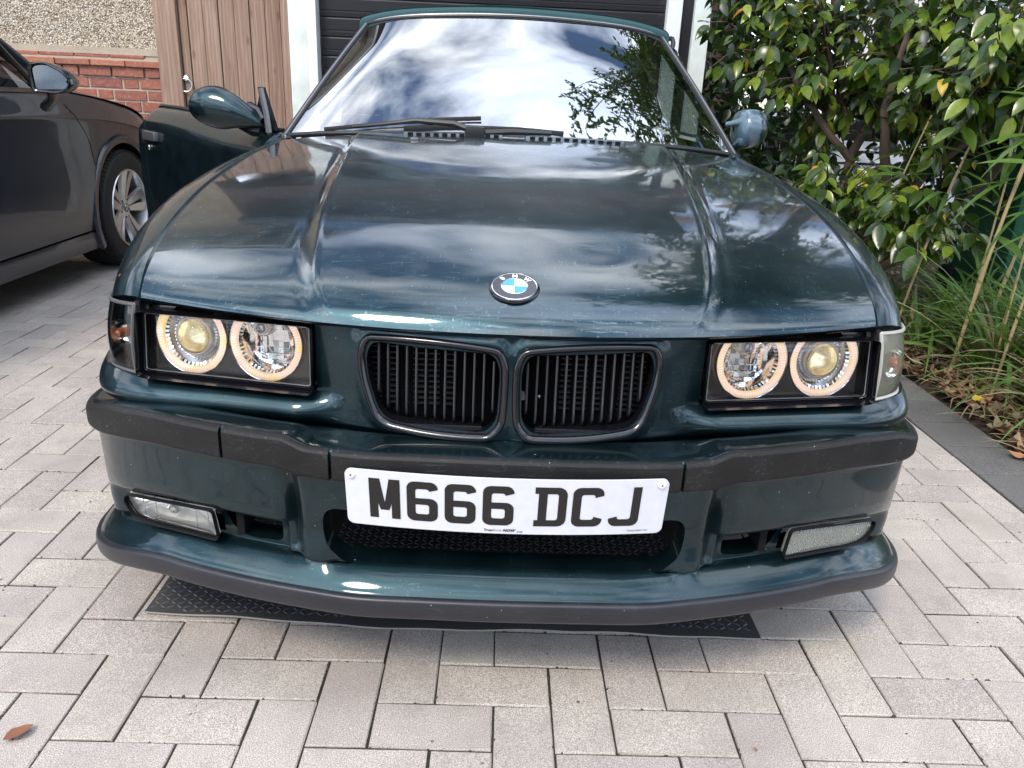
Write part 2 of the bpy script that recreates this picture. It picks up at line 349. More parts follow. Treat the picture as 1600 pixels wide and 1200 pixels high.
class G:
    """collects verts and faces"""
    def __init__(s): s.V = []; s.F = []; s.m = []
    def add(s, V, F, m=0):
        b = len(s.V); s.V += [tuple(v) for v in np.asarray(V, float).reshape(-1, 3)]; s.F += [[b+i for i in f] for f in F]; s.m += [m]*len(F); return s
    def box(s, a, b, m=0, bev=0.0):
        x0, y0, z0 = a; x1, y1, z1 = b
        if bev <= 0:
            V = [(x, y, z) for z in (z0, z1) for y in (y0, y1) for x in (x0, x1)]
            return s.add(V, [(0, 2, 3, 1), (4, 5, 7, 6), (0, 1, 5, 4), (2, 6, 7, 3), (0, 4, 6, 2), (1, 3, 7, 5)], m)
        bm = bmesh.new(); bmesh.ops.create_cube(bm, size=1.0)
        for v in bm.verts: v.co = Vector(((x0+x1)/2+v.co.x*(x1-x0), (y0+y1)/2+v.co.y*(y1-y0), (z0+z1)/2+v.co.z*(z1-z0)))
        bmesh.ops.bevel(bm, geom=bm.edges[:], offset=bev, segments=2, profile=.7, affect='EDGES')
        bm.verts.index_update(); V = [v.co[:] for v in bm.verts]; F = [[v.index for v in f.verts] for f in bm.faces]; bm.free()
        return s.add(V, F, m)
    def grid(s, P, m=0, flip=False, closeu=False):
        P = np.asarray(P); a, b = P.shape[:2]; F = []
        for i in range(a if closeu else a-1):
            for j in range(b-1):
                i2 = (i+1) % a; q = (i*b+j, i2*b+j, i2*b+j+1, i*b+j+1); F.append(q[::-1] if flip else q)
        return s.add(P.reshape(-1, 3), F, m)
    def tube(s, path, rad, n=8, m=0, caps=True, flat=(1, 1)):
        path = np.asarray(path, float); k = len(path); rad = np.broadcast_to(rad, (k,))
        T = np.gradient(path, axis=0); T /= np.linalg.norm(T, axis=1)[:, None]+1e-12
        up = np.array([0, 0, 1.]) if abs(T[0, 2]) < .9 else np.array([1., 0, 0]); P = []
        for i in range(k):
            a = np.cross(T[i], up); a /= np.linalg.norm(a)+1e-12; b = np.cross(a, T[i]); up = b
            an = np.arange(n)/n*2*math.pi
            P.append(path[i]+rad[i]*(np.outer(np.cos(an)*flat[0], a)+np.outer(np.sin(an)*flat[1], b)))
        base = len(s.V); F = []
        for i in range(k-1):
            for j in range(n): F.append((i*n+j, (i+1)*n+j, (i+1)*n+(j+1) % n, i*n+(j+1) % n))
        if caps: F += [list(range(n)), list(range((k-1)*n, k*n))[::-1]]
        return s.add(np.array(P), F, m)
    def lathe(s, prof, c, axis, n=32, m=0, up=(0, 0, 1), flute=None, ang=None):
        """prof: (r, h) pairs, h along axis"""
        ax = np.array(axis, float); ax /= np.linalg.norm(ax); u = np.array(up, float); a = np.cross(ax, u); a /= np.linalg.norm(a); b = np.cross(ax, a)
        P = []
        for k in range(n):
            t = 2*math.pi*k/n; row = []
            for q, (r, h) in enumerate(prof):
                hh = h+(flute[q] if flute is not None and k % 2 else 0); row.append(np.array(c)+ax*hh+r*(math.cos(t)*a+math.sin(t)*b))
            P.append(row)
        return s.grid(np.array(P), m, closeu=True)
    def poly(s, pts, m=0): return s.add(pts, [list(range(len(pts)))], m)
    def build(s, name, mat, parent=None, **k):
        if not isinstance(mat, (list, tuple)): mat = [mat]
        return mesh(name, s.V, s.F, None, parent, mats=mat, fm=s.m, **k)

def herm(ts, vals, t):
    ts = np.asarray(ts, float); vals = np.asarray(vals, float); t = np.clip(np.atleast_1d(np.asarray(t, float)), ts[0], ts[-1])
    if len(ts) == 2:
        w = ((t-ts[0])/(ts[1]-ts[0]))[:, None] if vals.ndim > 1 else (t-ts[0])/(ts[1]-ts[0]); return vals[0]*(1-w)+vals[1]*w
    h = np.diff(ts); hb = h[:, None] if vals.ndim > 1 else h
    d = np.diff(vals, axis=0)/hb; s = np.zeros_like(vals)
    s[1:-1] = (d[:-1]*hb[1:]+d[1:]*hb[:-1])/(hb[1:]+hb[:-1]); s[0] = 1.5*d[0]-.5*s[1]; s[-1] = 1.5*d[-1]-.5*s[-2]
    i = np.clip(np.searchsorted(ts, t, side='right')-1, 0, len(ts)-2); hh = h[i]; x = (t-ts[i])/hh
    if vals.ndim > 1: x = x[:, None]; hh = hh[:, None]
    return vals[i]*(2*x**3-3*x**2+1)+s[i]*hh*(x**3-2*x**2+x)+vals[i+1]*(-2*x**3+3*x**2)+s[i+1]*hh*(x**3-x**2)
def curve(pts, n, closed=False):
    pts = np.asarray(pts, float)
    if closed: pts = np.vstack([pts[-2:], pts, pts[:3]])
    d = np.r_[0, np.cumsum(np.linalg.norm(np.diff(pts, axis=0), axis=1)+1e-9)]
    if closed:
        t = np.linspace(d[2], d[-3], n, endpoint=False); return herm(d, pts, t)
    return herm(d, pts, np.linspace(0, d[-1], n))
def loft(rows, nu, nv, keepv=None):
    """rows: control rows; v runs along the rows list, u along each row"""
    A = np.array([herm(np.arange(len(r)), np.array(r, float), np.linspace(0, len(r)-1, nu)) for r in rows])
    vs = np.linspace(0, len(rows)-1, nv) if keepv is None else keepv
    out = np.array([herm(np.arange(len(rows)), A[:, i], vs) for i in range(nu)])
    return out      # (nu, nv, 3)
def mir(P): P = np.array(P, float).copy(); P[..., 0] *= -1; return P
def sm(x, a, b): t = np.clip((np.asarray(x, float)-a)/(b-a), 0, 1); return t*t*(3-2*t)

def trimmed(name, P, mat, parent=None, keep=None, rims=None, rimdir=None, flip=False, sharp=35, S=None):
    """P (nu,nv,3) grid; keep(X)->signed value (>0 stays); edge verts slide to the zero line; rims: list of offset vectors for the turned-in edge"""
    P = np.array(P, float); a, b = P.shape[:2]; ok = np.ones((a, b), bool)
    if keep is not None:
        val = keep(P.reshape(-1, 3)).reshape(a, b); ok = val > 0; P2 = P.copy()
        for i in range(a):
            for j in range(b):
                if ok[i, j]: continue
                best = None
                for di, dj in ((1, 0), (-1, 0), (0, 1), (0, -1), (1, 1), (1, -1), (-1, 1), (-1, -1)):
                    ii, jj = i+di, j+dj
                    if 0 <= ii < a and 0 <= jj < b and ok[ii, jj]:
                        t = val[ii, jj]/(val[ii, jj]-val[i, j]+1e-12); best = P[ii, jj]*(1-t)+P[i, j]*t; break
                if best is not None: P2[i, j] = best
        P = P2
    F = []
    for i in range(a-1):
        for j in range(b-1):
            if ok[i, j] or ok[i+1, j] or ok[i, j+1] or ok[i+1, j+1]:
                q = (i*b+j, (i+1)*b+j, (i+1)*b+j+1, i*b+j+1); F.append(q[::-1] if flip else q)
    V = P.reshape(-1, 3); used = sorted({i for f in F for i in f}); mp = {o: n for n, o in enumerate(used)}
    V = V[used]; F = [[mp[i] for i in f] for f in F]
    if rims:
        cnt = {}
        for f in F:
            for k in range(4):
                e = (f[k], f[(k+1) % 4]); cnt[e] = cnt.get(e, 0)+1
        bd = [e for e in cnt if (e[1], e[0]) not in cnt]
        cur = {i: i for e in bd for i in e}; V = list(map(tuple, V))
        for off in rims:
            nxt = {}
            for i in cur:
                o = np.array(off(np.array(V[i])) if callable(off) else off)
                V.append(tuple(np.array(V[cur[i]])+o)); nxt[i] = len(V)-1
            for e in bd: F.append([e_ for e_ in (cur[e[1]], cur[e[0]], nxt[e[0]], nxt[e[1]])])
            cur = nxt
    return mesh(name, V, F, mat, parent, sharp=sharp)

def roundpoly(pts, r, n=5):
    """rounded closed 2-d polygon"""
    pts = [np.array(p, float) for p in pts]; out = []
    for i in range(len(pts)):
        p, a, b = pts[i], pts[i-1], pts[(i+1) % len(pts)]; ri = r[i] if isinstance(r, (list, tuple)) else r
        ua = (a-p)/np.linalg.norm(a-p); ub = (b-p)/np.linalg.norm(b-p); ri = min(ri, .48*np.linalg.norm(a-p), .48*np.linalg.norm(b-p))
        A, B = p+ua*ri, p+ub*ri
        for k in range(n+1):
            t = k/n; out.append(A*(1-t)**2+2*p*t*(1-t)+B*t*t)
    return np.array(out)
def sdpoly(Q, poly):
    """signed distance, >0 outside the polygon"""
    Q = np.asarray(Q, float); poly = np.asarray(poly, float); d = np.full(len(Q), 1e9); ins = np.zeros(len(Q), bool)
    for i in range(len(poly)):
        a, b = poly[i-1], poly[i]; e = b-a; w = Q-a; t = np.clip((w@e)/(e@e+1e-15), 0, 1); d = np.minimum(d, np.linalg.norm(w-t[:, None]*e, axis=1))
        c = ((a[1] > Q[:, 1]) != (b[1] > Q[:, 1])); xx = (b[0]-a[0])*(Q[:, 1]-a[1])/((b[1]-a[1]) if abs(b[1]-a[1]) > 1e-12 else 1e-12)+a[0]
        ins ^= c & (Q[:, 0] < xx)
    return np.where(ins, -d, d)
def ring_sweep(g, poly3, prof, m=0, inward=None):
    """sweep a small profile (out, fwd) round a closed 3-d loop; out = away from the loop's centre, fwd = -y"""
    poly3 = np.asarray(poly3, float); c = poly3.mean(0); T = np.roll(poly3, -1, 0)-np.roll(poly3, 1, 0); T /= np.linalg.norm(T, axis=1)[:, None]
    fw = np.array([0, -1., 0]); O = np.cross(T, fw); O /= np.linalg.norm(O, axis=1)[:, None]
    if ((poly3-c)*O).sum() < 0: O = -O
    P = np.array([[p+o*a+fw*b for (a, b) in prof] for p, o in zip(poly3, O)])
    g.grid(P, m, closeu=True); return g
def prism(g, pts2, place, depth, m=0):
    """flat shape extruded: place(x,y,h)"""
    n = len(pts2); V = [place(x, y, 0) for x, y in pts2]+[place(x, y, depth) for x, y in pts2]
    F = [list(range(n, 2*n)), list(range(n))[::-1]]+[(i, (i+1) % n, n+(i+1) % n, n+i) for i in range(n)]
    return g.add(V, F, m)
# ================================================================== the green car
car = thing('car', (0, 2.2, 0), 'dark green soft-top car facing the camera with ring headlights lit and one door open', 'car')

# ---- bonnet
def hood_point(u, v):
    """u: -1..1 across, v: 0..8 front to back"""
    ks = np.arange(9)
    C = np.array([(0, .085, .696), (0, .106, .722), (0, .155, .750), (0, .26, .784), (0, .43, .822), (0, .68, .861), (0, .95, .894), (0, 1.20, .918), (0, 1.455, .936)])
    Gp = np.array([(.6515, .222, .697), (.6545, .236, .714), (.6615, .285, .740), (.6755, .40, .776), (.6885, .54, .807), (.6985, .72, .838), (.7035, .92, .862), (.7055, 1.13, .883), (.7065, 1.40, .900)])
    c = herm(ks, C, v); g = herm(ks, Gp, v); a = np.abs(u)
    x = g[:, 0]*u; y = c[:, 1]+(g[:, 1]-c[:, 1])*a**2.1; z = c[:, 2]-(c[:, 2]-g[:, 2])*a**2.6
    fr = 1-sm(v, 0, 2.0)                                # the leading edge stays level
    z = z*(1-fr)+fr*(c[:, 2]+(g[:, 2]-c[:, 2])*a**2.2)
    xi = herm([0, 8], np.array([.290, .475]), v); xo = herm([0, 8], np.array([.332, .492]), v)
    ax = np.abs(x); st = .25*sm(ax, xi, xo)+.75*np.clip((ax-xi)/(xo-xi), 0, 1); fade = sm(v, .1, 1.1)
    z += (.0048*(1-st)+.0014*np.exp(-((ax-xi)/.006)**2))*fade-.0048*fade*.6
    z -= .0016*fade*np.exp(-((ax-(xi+xo)/2-.004)/.014)**2)
    # shallow dents in the worn panel
    for dx, dy, dr, dd in ((.155, .30, .045, .0016), (.09, .62, .10, .0018), (-.30, .78, .10, .0016), (.22, 1.02, .05, .0016), (-.12, 1.05, .07, .0012), (-.45, .95, .06, .002)):
        z -= dd*np.exp(-((x-dx)**2+(y-dy)**2)/dr**2)
    return np.stack([x, y, z], -1)
nu, nv = 351, 131
U, Vv = np.meshgrid(np.linspace(-1, 1, nu), np.r_[np.linspace(0, 2, 40), np.linspace(2, 8, nv-39)[1:]], indexing='ij')
HP = hood_point(U.ravel(), Vv.ravel()).reshape(nu, -1, 3)
hood = trimmed('bonnet', HP, 'hood_paint', car, rims=[(0, .002, -.003), (0, .010, -.006)], sharp=40)
tag(hood, 'faded and scuffed dark green bonnet with two long creases')
def hood_z(x, y):
    d = (HP[..., 0]-x)**2+(HP[..., 1]-y)**2; i = np.unravel_index(d.argmin(), d.shape); return HP[i][2]
def hood_frame(x, y):
    d = (HP[..., 0]-x)**2+(HP[..., 1]-y)**2; i, j = np.unravel_index(d.argmin(), d.shape); i = min(max(i, 3), HP.shape[0]-4); j = min(max(j, 1), HP.shape[1]-2)
    tu = HP[i+2, j]-HP[i-2, j]; tu[2] *= 1; tv = HP[i, j+1]-HP[i, j-1]; n = np.cross(tu, tv); n /= np.linalg.norm(n)
    tu = np.cross(tv, n); tu /= np.linalg.norm(tu); tv = np.cross(n, tu); z = HP[i, j, 2]
    return np.array([x, y, z]), tu, tv, n

# ---- engine bay filler and floor so that no daylight comes through the gaps
g = G(); g.box((-.62, .30, .42), (.62, 1.42, .66)); g.box((-.325, .235, .44), (.325, .31, .665)); g.box((-.66, 1.2, .22), (.66, 4.0, .34)); g.box((-.60, .62, .24), (.60, 1.3, .42))
g.box((-.64, .27, .665), (.64, .60, .672)); g.box((-.66, .45, .67), (.66, 1.45, .74))
g.box((-.700, 1.40, .70), (.700, 1.52, .855))
g.build('engine_bay_filler', 'void', car, smooth=False)

# ---- wings
def wing_pts(side):
    S = [
     [(.657, .222, .698), (.690, .235, .697), (.722, .258, .690), (.748, .290, .681), (.764, .330, .672), (.770, .345, .670), (.773, .352, .669), (.775, .358, .668)],
     [(.667, .290, .741), (.700, .297, .737), (.740, .318, .721), (.772, .350, .698), (.788, .385, .676), (.790, .395, .670), (.791, .40, .668), (.792, .41, .666)],
     [(.681, .40, .777), (.715, .403, .772), (.758, .415, .754), (.793, .435, .724), (.806, .455, .680), (.808, .465, .640), (.809, .470, .58), (.810, .475, .54)],
     [(.694, .54, .808), (.733, .543, .803), (.780, .550, .784), (.816, .560, .750), (.829, .570, .680), (.832, .575, .58), (.832, .575, .45), (.830, .575, .30)],
     [(.704, .72, .839), (.746, .722, .833), (.800, .730, .811), (.837, .738, .772), (.848, .74, .70), (.850, .74, .60), (.848, .74, .45), (.845, .74, .25)],
     [(.709, .92, .863), (.752, .92, .857), (.808, .925, .834), (.846, .93, .793), (.856, .93, .71), (.857, .93, .60), (.853, .93, .42), (.845, .93, .22)],
     [(.711, 1.13, .884), (.755, 1.13, .877), (.812, 1.135, .853), (.851, 1.14, .812), (.861, 1.14, .72), (.861, 1.14, .60), (.855, 1.14, .42), (.845, 1.14, .20)],
     [(.712, 1.40, .901), (.755, 1.40, .895), (.815, 1.40, .872), (.852, 1.40, .830), (.862, 1.40, .73), (.862, 1.40, .60), (.855, 1.40, .40), (.845, 1.40, .18)],
     [(.745, 1.655, .912), (.775, 1.655, .905), (.822, 1.655, .882), (.854, 1.655, .845), (.864, 1.655, .74), (.864, 1.655, .60), (.857, 1.655, .40), (.845, 1.655, .18)]]
    for r_, k_, dz_ in zip(S, (.86, .84, .83, .83, .84, .84, .84, .84, .92), (0, -.001, -.002, -.003, -.003, -.005, -.007, -.010, -.010)):
        x0 = r_[0][0]; r_[:] = [(x0+(x-x0)*k_, y, z+(dz_*(1 if 0 < n < 4 else 0))) for n, (x, y, z) in enumerate(r_)]
    return loft(S, 64, 120)
arch = lambda X: np.hypot(X[:, 1]-.80, X[:, 2]-.30)-.335
WP = wing_pts(1)
for sgn in (1, -1):
    P = WP if sgn > 0 else mir(WP)
    rim = [lambda p: (-.004*np.sign(p[0]), .002, -.004), lambda p: (-.018*np.sign(p[0]), .003, -.010)]
    w = trimmed('front_wing', P, 'paint', car, keep=arch, rims=rim, flip=(sgn < 0), sharp=45)
    # inner arch liner + wheel
    g = G(); th = np.linspace(-.2, math.pi+.2, 20); Q = np.array([[(sgn*x, .80+.36*math.cos(t), .30+.36*math.sin(t)) for x in (.60, .84)] for t in th]); g.grid(Q)
    g.build('wheel_arch_liner', 'void', car)
    # rust spot with a chip at the wing tip
    g = G(); c = np.array([sgn*.722, .305, .7165])
    g.lathe([(0, .0016), (.003, .0014), (.0050, .0005), (.006, -.001)], c, (sgn*.45, -.45, .78), 14); tag(g.build('rust_chip', plain('rust_brown', (.20, .06, .03), .8), car), 'small rusty chip at the wing tip')
# the little folded panel at the bonnet's rear corner
def tyre_and_wheel(parent, c, r, w, axis, mat='dull_metal', spokes=5):
    g = G(); hw = w/2
    prof = [(r*.66, -hw*.9), (r*.78, -hw), (r*.93, -hw*.96), (r*.985, -hw*.80), (r, -hw*.6), (r, hw*.6), (r*.985, hw*.80), (r*.93, hw*.96), (r*.78, hw), (r*.66, hw*.9)]
    g.lathe(prof, c, axis, 48); t = g.build('tyre', 'rubber', parent)
    g = G(); g.lathe([(r*.665, hw*.88), (r*.64, hw*.8), (r*.60, hw*.2), (r*.60, -hw*.8)], c, axis, 40)
    for k in range(spokes):
        a = 2*math.pi*k/spokes; 
        ax = np.array(axis, float); u = np.array((0, 1., 0)); v = np.array((0, 0, 1.)); d = math.cos(a)*u+math.sin(a)*v; e = -math.sin(a)*u+math.cos(a)*v; cc = np.array(c)
        P = [cc+d*rr+e*ww*s+ax*h for rr, ww, h in ((r*.08, r*.13, hw*.72), (r*.63, r*.085, hw*.78)) for s in (-1, 1)]; P2 = [p-ax*.03 for p in P]
        g.add([P[0], P[1], P[3], P[2], P2[0], P2[1], P2[3], P2[2]], [(0, 1, 2, 3), (0, 4, 5, 1), (1, 5, 6, 2), (3, 2, 6, 7), (0, 3, 7, 4)])
    g.lathe([(0, hw*.8), (r*.12, hw*.78), (r*.14, hw*.6)], c, axis, 20)
    return g.build('wheel_rim', mat, parent)
for sx in (-1, 1):
    for yy in (.80, 3.50):
        tyre_and_wheel(car, (sx*.745, yy, .305), .305, .205, (sx, 0, 0))

# ---- front panel between and below the lamps
YL = np.array([(0, .13), (.20, .135), (.335, .150), (.5, .178), (.655, .205), (.705, .230), (.748, .268), (.778, .325), (.792, .41), (.795, .50)])
plan = curve(YL, 150); 
PL = np.vstack([mir(plan)[::-1], plan[1:]])
def dcurve(x): return -.022*sm(np.abs(x), .60, .80)
def front_panel():
    zs = np.r_[np.linspace(.693, .566, 44), np.linspace(.5635, .496, 36)]
    x = PL[:, 0][:, None]; yl = PL[:, 1][:, None]; z = zs[None, :]*np.ones_like(x); ax = np.abs(x)
    yn = .078+(z-.51)*.13+.060*(ax/.335)**2.2
    yn = yn-.010*np.exp(-((z-.508)/.010)**2)*0 + .016*sm(-z, -.515, -.497)
    pr = herm([0, .0065, .014, .022, .030, .040, .050, .058, .068], np.array([0, -.013, -.026, -.034, -.038, -.036, -.026, -.010, .015]), (.5635-z).ravel()).reshape(z.shape); pr = np.where(z > .5635, 0, pr)
    w = sm(ax, .27, .37); y = (1-w)*yn+w*(yl+pr*(1.0))
    # flush collar round each grille
    sd = sdpoly(np.stack([ax.repeat(len(zs), 1).ravel(), z.ravel()], -1), KID).reshape(z.shape)
    y = y-.006*np.exp(-(np.clip(sd-.004, 0, 1)/.010)**2)
    return np.stack([x+0*z, y, z+dcurve(x)*.35], -1)
KID = roundpoly([(.018, .670), (.243, .677), (.255, .648), (.250, .602), (.224, .524), (.030, .514), (.008, .540), (.005, .640)], [.022, .020, .02, .03, .036, .026, .02, .022])
kc = KID.mean(0); KIN = kc+(KID-kc)*np.array([.90, .86])
def keep_front(X):
    ax = np.abs(X[:, 0]); a = sdpoly(np.stack([ax, X[:, 2]], -1), KIN)
    lamp = np.maximum(.333-ax, .5625-X[:, 2]+dcurve(X[:, 0])*.35); return np.minimum(a, lamp)
fp = trimmed('front_panel', front_panel(), 'paint', car, keep=keep_front, rims=[(0, .003, -.001), (0, .02, 0)], sharp=40)

# ---- kidney-shaped grilles
def on_nose(x, z): ax = abs(x); return .078+(z-.51)*.13+.060*(ax/.335)**2.2-.006
for sgn in (-1, 1):
    kp = np.array([(sgn*x, on_nose(x, z), z) for x, z in KID]); kp = curve(np.vstack([kp]), 96, closed=True)
    g = G(); prof = [(.0025, .002), (.0025, -.005), (.0005, -.0085), (-.003, -.0095), (-.0075, -.0070), (-.0105, -.0015), (-.0125, .006), (-.0140, .024)]
    ring_sweep(g, kp, [(a, -b) for a, b in prof]); fr = g.build('grille_frame', 'gloss_black', car, recalc=True, sharp=60)
    tag(fr, 'gloss black kidney grille frame, ' + ('left' if sgn < 0 else 'right') + ' of the two')
    # vertical blades
    xs = np.linspace(.028, .238, 14)
    inner = kc+(KID-kc)*np.array([.86, .80])
    for x in xs:
        zz = []
        for i in range(len(inner)):
            a, b = inner[i-1], inner[i]
            if (a[0]-x)*(b[0]-x) <= 0 and a[0] != b[0]: zz.append(a[1]+(b[1]-a[1])*(x-a[0])/(b[0]-a[0]))
        if len(zz) < 2: continue
        z0, z1 = min(zz), max(zz)
        g = G(); path = [(sgn*x, on_nose(x, z)+.010+.010*math.sin(max(0, (z-z0)/(z1-z0)-.0)*math.pi*.5)**2*0+.014*max(0, 1-(z-z0)/.014)**2, z) for z in np.r_[z0, z0+.006, z0+.014, np.linspace(z0+.03, z1, 5)]]
        P = []
        for p in path:
            p = np.array(p); P.append([p+np.array(q) for q in ((-.0009, .026, 0), (-.0021, .004, 0), (-.0016, .0, 0), (.0, -.0012, 0), (.0016, .0, 0), (.0021, .004, 0), (.0009, .026, 0))])
        g.grid(np.array(P)); g.build('blade', 'slat_black', fr, recalc=True)
    # dark surround between frame and radiator, lower ledge
    g = G(); ledge = [(sgn*x, on_nose(x, .53)+.012, z) for x, z in ((.06, .525), (.20, .532))]
    g.box((min(sgn*.045, sgn*.205), on_nose(.12, .53)+.008, .521), (max(sgn*.045, sgn*.205), on_nose(.12, .53)+.05, .533), bev=.003); g.build('grille_ledge', 'gloss_black', fr)
# radiator behind: cores with short fins
g = G(); g.box((-.26, .190, .45), (.26, .20, .69)); rad = g.build('radiator', 'void', car, smooth=False)
g = G()
for x0 in (-.245, -.215, -.17, -.143, -.115, .09, .12, .15, .195, .222):
    for k in range(13):
        z = .532+k*.0105; g.box((x0, .181, z), (x0+.019, .190, z+.0022))
tag(g.build('radiator_fins', plain('fin_grey', (.10, .10, .10), .5, .4), rad, smooth=False), kind='stuff')
g = G(); g.lathe([(0, .004), (.003, .003), (.004, 0)], (.052, .150, .567), (0, -1, 0), 12); g.build('bolt', 'chrome', rad)
g = G(); g.add([(.012, .150, .580), (.026, .150, .574), (.030, .150, .560), (.016, .150, .556)], [(0, 1, 2, 3)]); g.build('sticker', plain('grey_sticker', (.42, .42, .42), .6), rad, smooth=False)

# ---- bumper: named rows swept along the plan curve
YB = np.array([(0, 0), (.13, .002), (.26, .008), (.32, .020), (.45, .052), (.58, .097), (.68, .147), (.745, .195), (.785, .243), (.805, .292), (.812, .36), (.815, .45), (.815, .56)])
bp = curve(YB, 200); BP = np.vstack([mir(bp)[::-1], bp[1:]])
Tn = np.gradient(BP, axis=0); Tn /= np.linalg.norm(Tn, axis=1)[:, None]; BN = np.stack([-Tn[:, 1], Tn[:, 0]], -1)   # inward normal
def drp(x, z): return -.036*sm(np.abs(x), .58, .90)*np.clip(1+(.52-z)*3.0, .9, 1.80)
def top_z(x): return .511+.013*sm(np.abs(x), .322, .372)
def bot_z(x): return .461+.010*sm(np.abs(x), .330, .392)
def sweep(rows, nv, sel=None, sub=None):
    """rows: list of (offset(x), z(x)) arrays"""
    x = BP[:, 0]; A = np.array([[o+0*x, z+0*x] for o, z in rows])      # k,2,n
    t = np.linspace(0, len(rows)-1, nv); A = herm(np.arange(len(rows)), A.reshape(len(rows), -1), t).reshape(nv, 2, -1)
    off = A[:, 0].T; z = A[:, 1].T; z = z+drp(x[:, None], z)
    P = np.stack([BP[:, 0][:, None]+BN[:, 0][:, None]*off, BP[:, 1][:, None]+BN[:, 1][:, None]*off, z], -1)
    return P if sel is None else P[sel]
bx_ = BP[:, 0]; ab = np.abs(bx_); T_, B_ = top_z(bx_)-.020*sm(ab, .70, .80), bot_z(bx_)
pil = np.exp(-((ab-.322)/.024)**4); grv = np.exp(-((ab-.366)/.013)**2); mid = 1-sm(ab, .30, .33)
rec = sm(ab, .372, .392)*(1-sm(ab, .74, .79))
rows = [(.110, .500), (.088, .512), (.060, T_-.001+.003), (.032, T_+.004), (.012, T_+.004), (.003, T_), (.002, T_-.010), (.006, B_+.01), (.009, B_-.004), (.011+.012*grv, B_-.016),
        (.013+.028*grv, .40), (.014+.030*grv, .375), (.015+.030*grv+.004*rec, .358), (.016+.020*rec+.026*grv, .350), (.016+.028*rec-.004*pil+.022*grv, .330), (.018+.026*rec-.010*pil+.018*grv, .312),
        (.020+.024*rec-.012*pil+.008*grv, .297), (.036+.006*rec-.020*pil, .2925), (.026-.010*pil, .2885), (.012-.003*pil, .2800), (-.000, .2700), (-.008, .2610), (-.011, .2545), (.006, .250)]
BUMP = sweep(rows, 190)
CO = roundpoly([(-.306, .402), (-.306, .333), (-.270, .291), (.270, .291), (.306, .333), (.306, .402)], [.03, .05, .03, .03, .05, .03])
SO = roundpoly([(.388, .356), (.388, .302), (.455, .297), (.488, .315), (.496, .352)], [.008, .012, .02, .02, .008])
FO = roundpoly([(.508, .356), (.500, .300), (.502, .298), (.640, .297), (.690, .306), (.716, .340), (.712, .352)], [.006, .004, .004, .03, .03, .01, .01])
def keep_b(X):
    ax = np.abs(X[:, 0]); zz = X[:, 2]-drp(X[:, 0], X[:, 2]); k = sdpoly(np.stack([X[:, 0], zz], -1), CO)
    Q = np.stack([ax, zz], -1); back = np.where(X[:, 2] > .445, 1.0, 0)
    k = np.minimum(k, np.minimum(sdpoly(Q, SO), sdpoly(Q, FO))); return np.minimum(k, arch(X))
bumper = trimmed('bumper', BUMP, 'paint', car, keep=keep_b, rims=[(0, .004, 0), (0, .045, 0)], sharp=50)
tag(bumper, 'dark green front bumper with centre intake and fog lamp openings')
# black rub strips, in pieces
def strip(x0, x1, name='rub_strip'):
    sel = (bx_ >= x0) & (bx_ <= x1); rws = [(.006, T_+.0030), (-.001, T_+.0010), (-.0040, T_-.0025), (-.0048, T_-.008), (-.0048, B_+.007), (-.002, B_+.0015), (.000, B_), (.010, B_)]
    P = sweep(rws, 24)[sel]
    return trimmed(name, P, 'trim', bumper, rims=[lambda p: (0, .008, 0)], keep=arch, sharp=60)
for a, b in ((-.2865, .2865), (-.4740, -.2870), (-.9, -.4748), (.2870, .9)): strip(a, b)
# splitter
rws = [(.030, .258), (.000, .2575), (-.016, .2555), (-.0215, .2490), (-.022, .230), (-.0175, .217), (-.004, .2115), (.030, .210), (.075, .210)]
tag(trimmed('splitter', sweep(rws, 40), 'splitter', bumper, keep=lambda X: .60-X[:, 1], rims=[(0, .004, .001)], sharp=60), 'satin black lip along the bottom of the bumper')
# inner duct walls
g = G(); g.box((-.312, .075, .30), (-.300, .20, .43)); g.box((.300, .075, .30), (.312, .20, .43)); g.box((-.31, .06, .404), (.31, .2, .42)); g.build('intake_duct', 'void', bumper, smooth=False)
g = G(); g.box((.462, .10, .30), (.475, .20, .36)); g.build('brake_duct', 'void', bumper, smooth=False)
g = G(); g.box((-.475, .10, .30), (-.462, .20, .36)); g.build('brake_duct', 'void', bumper, smooth=False)

